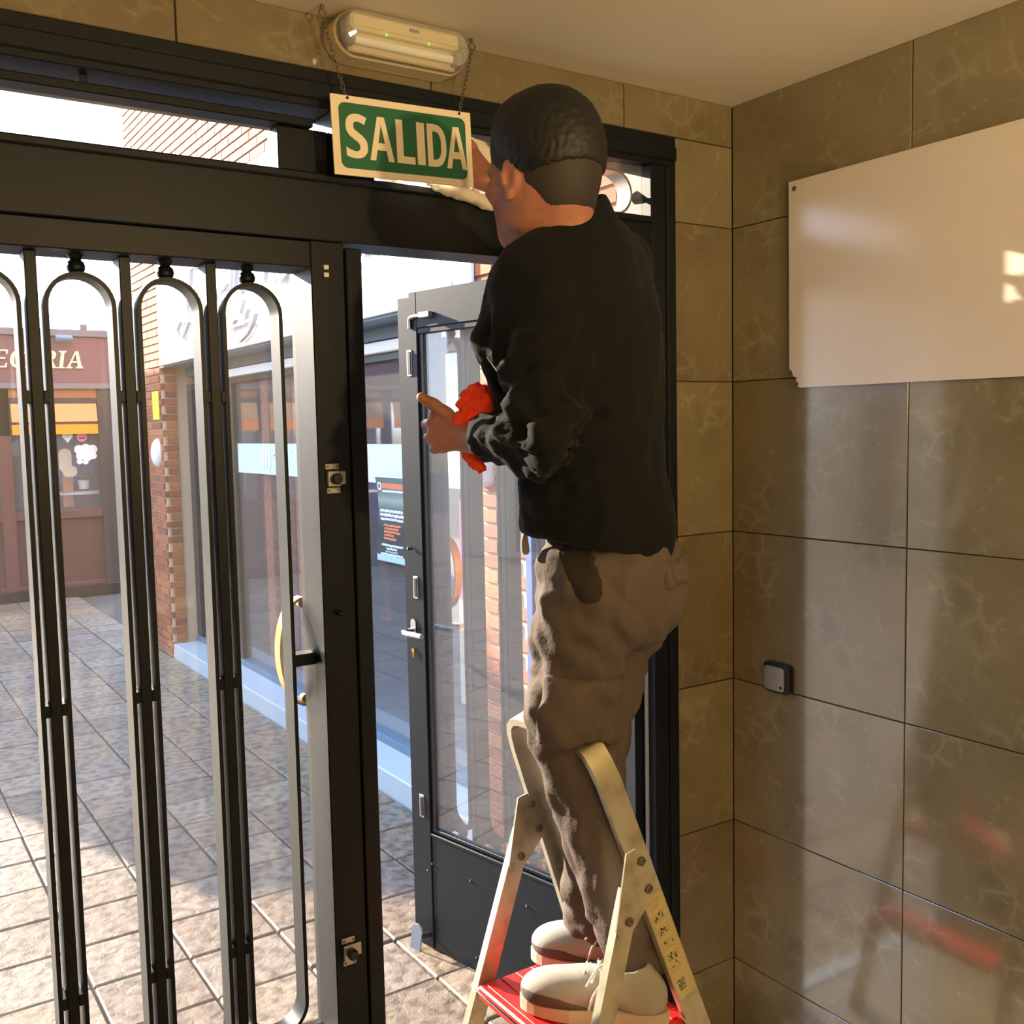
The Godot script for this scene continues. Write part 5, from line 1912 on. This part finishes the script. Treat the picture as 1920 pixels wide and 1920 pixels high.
func trousers(t: Node3D, J: Dictionary) -> void:
	var b := B.new()
	var f := F.new(Vector3(-1.0, 0.52, 0.02), Vector3(-0.48, 1.62, 0.62), 0.0095)
	var pb := yaw(-45)
	f.ell(J.pelvis + Vector3(0.0, 0.02, 0.0), pb, Vector3(0.155, 0.15, 0.128), 0.04)
	f.ell(J.pelvis + pb * Vector3(0, -0.04, 0.05), pb, Vector3(0.145, 0.12, 0.10), 0.05)
	f.cap(J.lhip, J.lknee + Vector3(0, 0.03, 0), 0.106, 0.080, 0.03)
	f.cap(J.rhip, J.rknee + Vector3(0, 0.03, 0), 0.104, 0.080, 0.03)
	f.cap(J.lknee + Vector3(0, 0.03, 0), J.lank + Vector3(0.015, 0.02, 0), 0.079, 0.068, 0.03)
	f.cap(J.rknee + Vector3(0, 0.03, 0), J.rank + Vector3(0.01, 0.04, 0), 0.080, 0.068, 0.03)
	f.ell(Vector3(-0.85, 1.19, 0.35), Basis(Vector3.UP, 0.5), Vector3(0.062, 0.085, 0.06), 0.03)
	f.cut(Vector3(-0.735, 1.565, 0.37), Vector3(0, 1, 0))
	f.cut(Vector3(-0.69, 0.566, 0.40), Vector3(-0.12, -1, 0))
	var n1 := noise(81, 6.0, FastNoiseLite.TYPE_SIMPLEX, 2)
	var n2 := noise(82, 15.0, FastNoiseLite.TYPE_SIMPLEX, 2)
	var fold := func(p: Vector3, n: Vector3) -> float:
		var low := clampf((1.1 - p.y) * 3.0, 0.0, 1.0)
		var q := p * Vector3(1.0, 0.45, 1.0)
		var d := 0.013 * n1.get_noise_3dv(q) + 0.004 * n2.get_noise_3dv(q)
		d += (1.0 - low) * 0.009 * n1.get_noise_3dv(Vector3(p.y * 1.6 + p.x * 1.2, p.x, p.z) * 1.4)
		d += low * 0.012 * n1.get_noise_3dv(p * Vector3(1.3, 1.8, 1.3) + Vector3(5, 0, 0)) * (1.0 if p.y < 0.75 else 0.5)
		# ridges that hang from the back of the knee and the seat
		d += 0.007 * (absf(n1.get_noise_3dv(Vector3(p.x + p.z, p.y * 0.35, p.z - p.x) * 1.5)) - 0.2)
		return d
	f.to(b, Transform3D(), 1, fold)
	var tr := put("trousers", b, M.trousers, t)
	# pockets lie on the cloth: the same surface a little further out, cut to their outline
	var turn := Basis(Vector3.UP, -0.6)
	var g := f.twin(0.004)
	g.keep(Vector3(-0.873, 1.475, 0.470), turn * Basis(Vector3(0, 0, 1), 0.35), Vector3(0.028, 0.062, 0.10), 0.026)
	b = B.new()
	g.to(b, Transform3D(), 0, fold)
	put("side_pocket", b, M.pocket, tr)
	g = f.twin(0.014)
	g.keep(Vector3(-0.845, 1.185, 0.42), turn * Basis(Vector3(0, 0, 1), -0.10), Vector3(0.082, 0.070, 0.2), 0.008)
	b = B.new()
	g.to(b, Transform3D(), 0, fold)
	put("cargo_pocket", b, M.trousers, tr)
	g = f.twin(0.007)
	g.keep(Vector3(-0.665, 1.462, 0.52), Basis(Vector3.UP, -0.35) * Basis(Vector3(0, 0, 1), 0.06), Vector3(0.056, 0.024, 0.10), 0.006)
	b = B.new()
	g.to(b, Transform3D(), 0, fold)
	put("rear_pocket_flap", b, M.trousers, tr)

func shoe(t: Node3D, heel: Vector3, toe: Vector3) -> void:
	var d := (toe - heel)
	var back := -d.normalized()
	var right := Vector3.UP.cross(back)
	var xf := Transform3D(Basis(right, Vector3.UP, back), (heel + toe) / 2)   # local -z towards the toe
	var L := d.length() / 2
	var b := B.new()
	var f := F.new(Vector3(-0.07, 0.01, -0.18), Vector3(0.07, 0.16, 0.18), 0.0055)
	f.ell(Vector3(0, 0.045, -L + 0.065), Basis(), Vector3(0.047, 0.036, 0.062), 0.03)
	f.ell(Vector3(0, 0.055, -0.02), Basis(Vector3(1, 0, 0), -0.18), Vector3(0.042, 0.045, 0.10), 0.03)
	f.ell(Vector3(0, 0.055, L - 0.055), Basis(), Vector3(0.038, 0.056, 0.052), 0.03)
	f.cap(Vector3(0, 0.07, L - 0.09), Vector3(0, 0.10, L - 0.075), 0.04, 0.042, 0.02)
	f.cap(Vector3(0, 0.125, L - 0.08), Vector3(0, 0.15, L - 0.08), 0.035, 0.036, 0.006, Vector3.ZERO, 1.0, true)
	f.cut(Vector3(0, 0.022, 0), Vector3(0, -1, 0))
	f.to(b, xf)
	var sh := put("shoe", b, M.shoe, t)
	# sole
	b = B.new()
	var out := PackedVector2Array()
	for k in 32:
		var an := TAU * k / 32.0
		var y := sin(an)
		var w := 0.051 if y < 0 else 0.043
		out.append(Vector2(cos(an) * w * (1.0 - 0.10 * exp(-pow((y - 0.25) * 3.0, 2.0))), signf(y) * pow(absf(y), 0.8) * L))
	b.prism(out, 0.0, 0.026, xf * Transform3D(Basis(Vector3(1, 0, 0), Vector3(0, 0, 1), Vector3(0, 1, 0)), Vector3.ZERO))
	put("sole", b, M.shoesole, sh)
	# toe guard
	b = B.new()
	f = F.new(Vector3(-0.07, 0.01, -0.18), Vector3(0.07, 0.09, 0.10), 0.0055)
	f.ell(Vector3(0, 0.042, -L + 0.068), Basis(), Vector3(0.0495, 0.037, 0.066), 0.02)
	f.ell(Vector3(0, 0.040, -0.03), Basis(), Vector3(0.0455, 0.036, 0.09), 0.02)
	f.cut(Vector3(0, 0.022, 0), Vector3(0, -1, 0))
	f.cut(Vector3(0, 0.070, -L + 0.05), Vector3(0, 1, 0.42))
	f.to(b, xf)
	put("toe_guard", b, M.shoetoe, sh)
	b = B.new()
	for k in 4:
		var z := -0.045 + 0.024 * k
		var y := 0.088 + 0.0085 * k
		b.tube([xf * Vector3(-0.034, y - 0.022, z), xf * Vector3(-0.018, y, z + 0.006), xf * Vector3(0.016, y + 0.002, z + 0.014), xf * Vector3(0.034, y - 0.02, z + 0.018)], 0.0028, 6)
		b.tube([xf * Vector3(0.034, y - 0.022, z), xf * Vector3(0.018, y + 0.002, z + 0.006), xf * Vector3(-0.016, y, z + 0.014), xf * Vector3(-0.034, y - 0.02, z + 0.018)], 0.0028, 6)
	b.tube([xf * Vector3(-0.01, 0.122, 0.035), xf * Vector3(-0.045, 0.10, 0.03), xf * Vector3(-0.056, 0.07, 0.01), xf * Vector3(-0.058, 0.04, 0.0)], 0.0026, 6)
	b.tube([xf * Vector3(-0.01, 0.122, 0.035), xf * Vector3(-0.04, 0.118, 0.015), xf * Vector3(-0.052, 0.085, -0.005)], 0.0026, 6)
	put("laces", b, M.lace, sh)

func cloths() -> void:
	var t := thing("cleaning_cloth", "crumpled orange cleaning cloth in the man's lowered left hand", "cloth")
	var b := B.new()
	var f := F.new(Vector3(-1.10, 1.63, 0.24), Vector3(-0.90, 1.86, 0.44), 0.0042)
	f.ell(Vector3(-1.004, 1.772, 0.330), Basis(Vector3.UP, -0.6) * Basis(Vector3(0, 0, 1), 0.5), Vector3(0.030, 0.044, 0.02), 0.012)
	f.ell(Vector3(-0.985, 1.792, 0.346), Basis(Vector3.UP, -0.6) * Basis(Vector3(0, 0, 1), -0.4), Vector3(0.036, 0.028, 0.018), 0.012)
	f.ell(Vector3(-0.99, 1.752, 0.362), Basis(Vector3.UP, -0.6) * Basis(Vector3(0, 0, 1), -0.3), Vector3(0.03, 0.026, 0.016), 0.01)
	f.ell(Vector3(-1.028, 1.745, 0.322), Basis(Vector3.UP, -0.6) * Basis(Vector3(0, 0, 1), 0.6), Vector3(0.016, 0.030, 0.02), 0.008)
	f.ell(Vector3(-1.005, 1.808, 0.318), Basis(Vector3.UP, -0.6) * Basis(Vector3(0, 0, 1), 0.2), Vector3(0.026, 0.014, 0.016), 0.008)
	f.cap(Vector3(-1.02, 1.735, 0.30), Vector3(-1.008, 1.684, 0.318), 0.013, 0.017, 0.01)
	f.cap(Vector3(-1.005, 1.69, 0.322), Vector3(-0.996, 1.664, 0.330), 0.008, 0.003, 0.006)
	var n1 := noise(91, 22.0, FastNoiseLite.TYPE_SIMPLEX, 2)
	f.to(b, Transform3D(), 1, func(p: Vector3, _n: Vector3) -> float: return 0.020 * (absf(n1.get_noise_3dv(p)) - 0.22) + 0.007 * n1.get_noise_3dv(p * 2.0))
	put("cloth", b, M.rag, t)
	t = thing("cleaning_cloth", "white cleaning cloth pressed to the glass above the door, half behind the exit sign", "cloth")
	b = B.new()
	f = F.new(Vector3(-0.97, 2.18, -0.03), Vector3(-0.69, 2.40, 0.06), 0.0045)
	f.ell(Vector3(-0.775, 2.342, -0.006), Basis(Vector3(0, 0, 1), -0.5), Vector3(0.045, 0.030, 0.014), 0.012)
	f.ell(Vector3(-0.845, 2.32, -0.012), Basis(Vector3(0, 0, 1), 0.3), Vector3(0.06, 0.05, 0.010), 0.012)
	f.ell(Vector3(-0.845, 2.248, 0.018), Basis(Vector3(0, 0, 1), -0.16), Vector3(0.085, 0.016, 0.016), 0.012)
	f.ell(Vector3(-0.79, 2.232, 0.022), Basis(Vector3(0, 0, 1), -0.3), Vector3(0.04, 0.012, 0.012), 0.008)
	f.to(b, Transform3D(), 1, func(p: Vector3, _n: Vector3) -> float: return 0.008 * (absf(n1.get_noise_3dv(p * 0.9)) - 0.2))
	put("cloth", b, M.cloth, t)
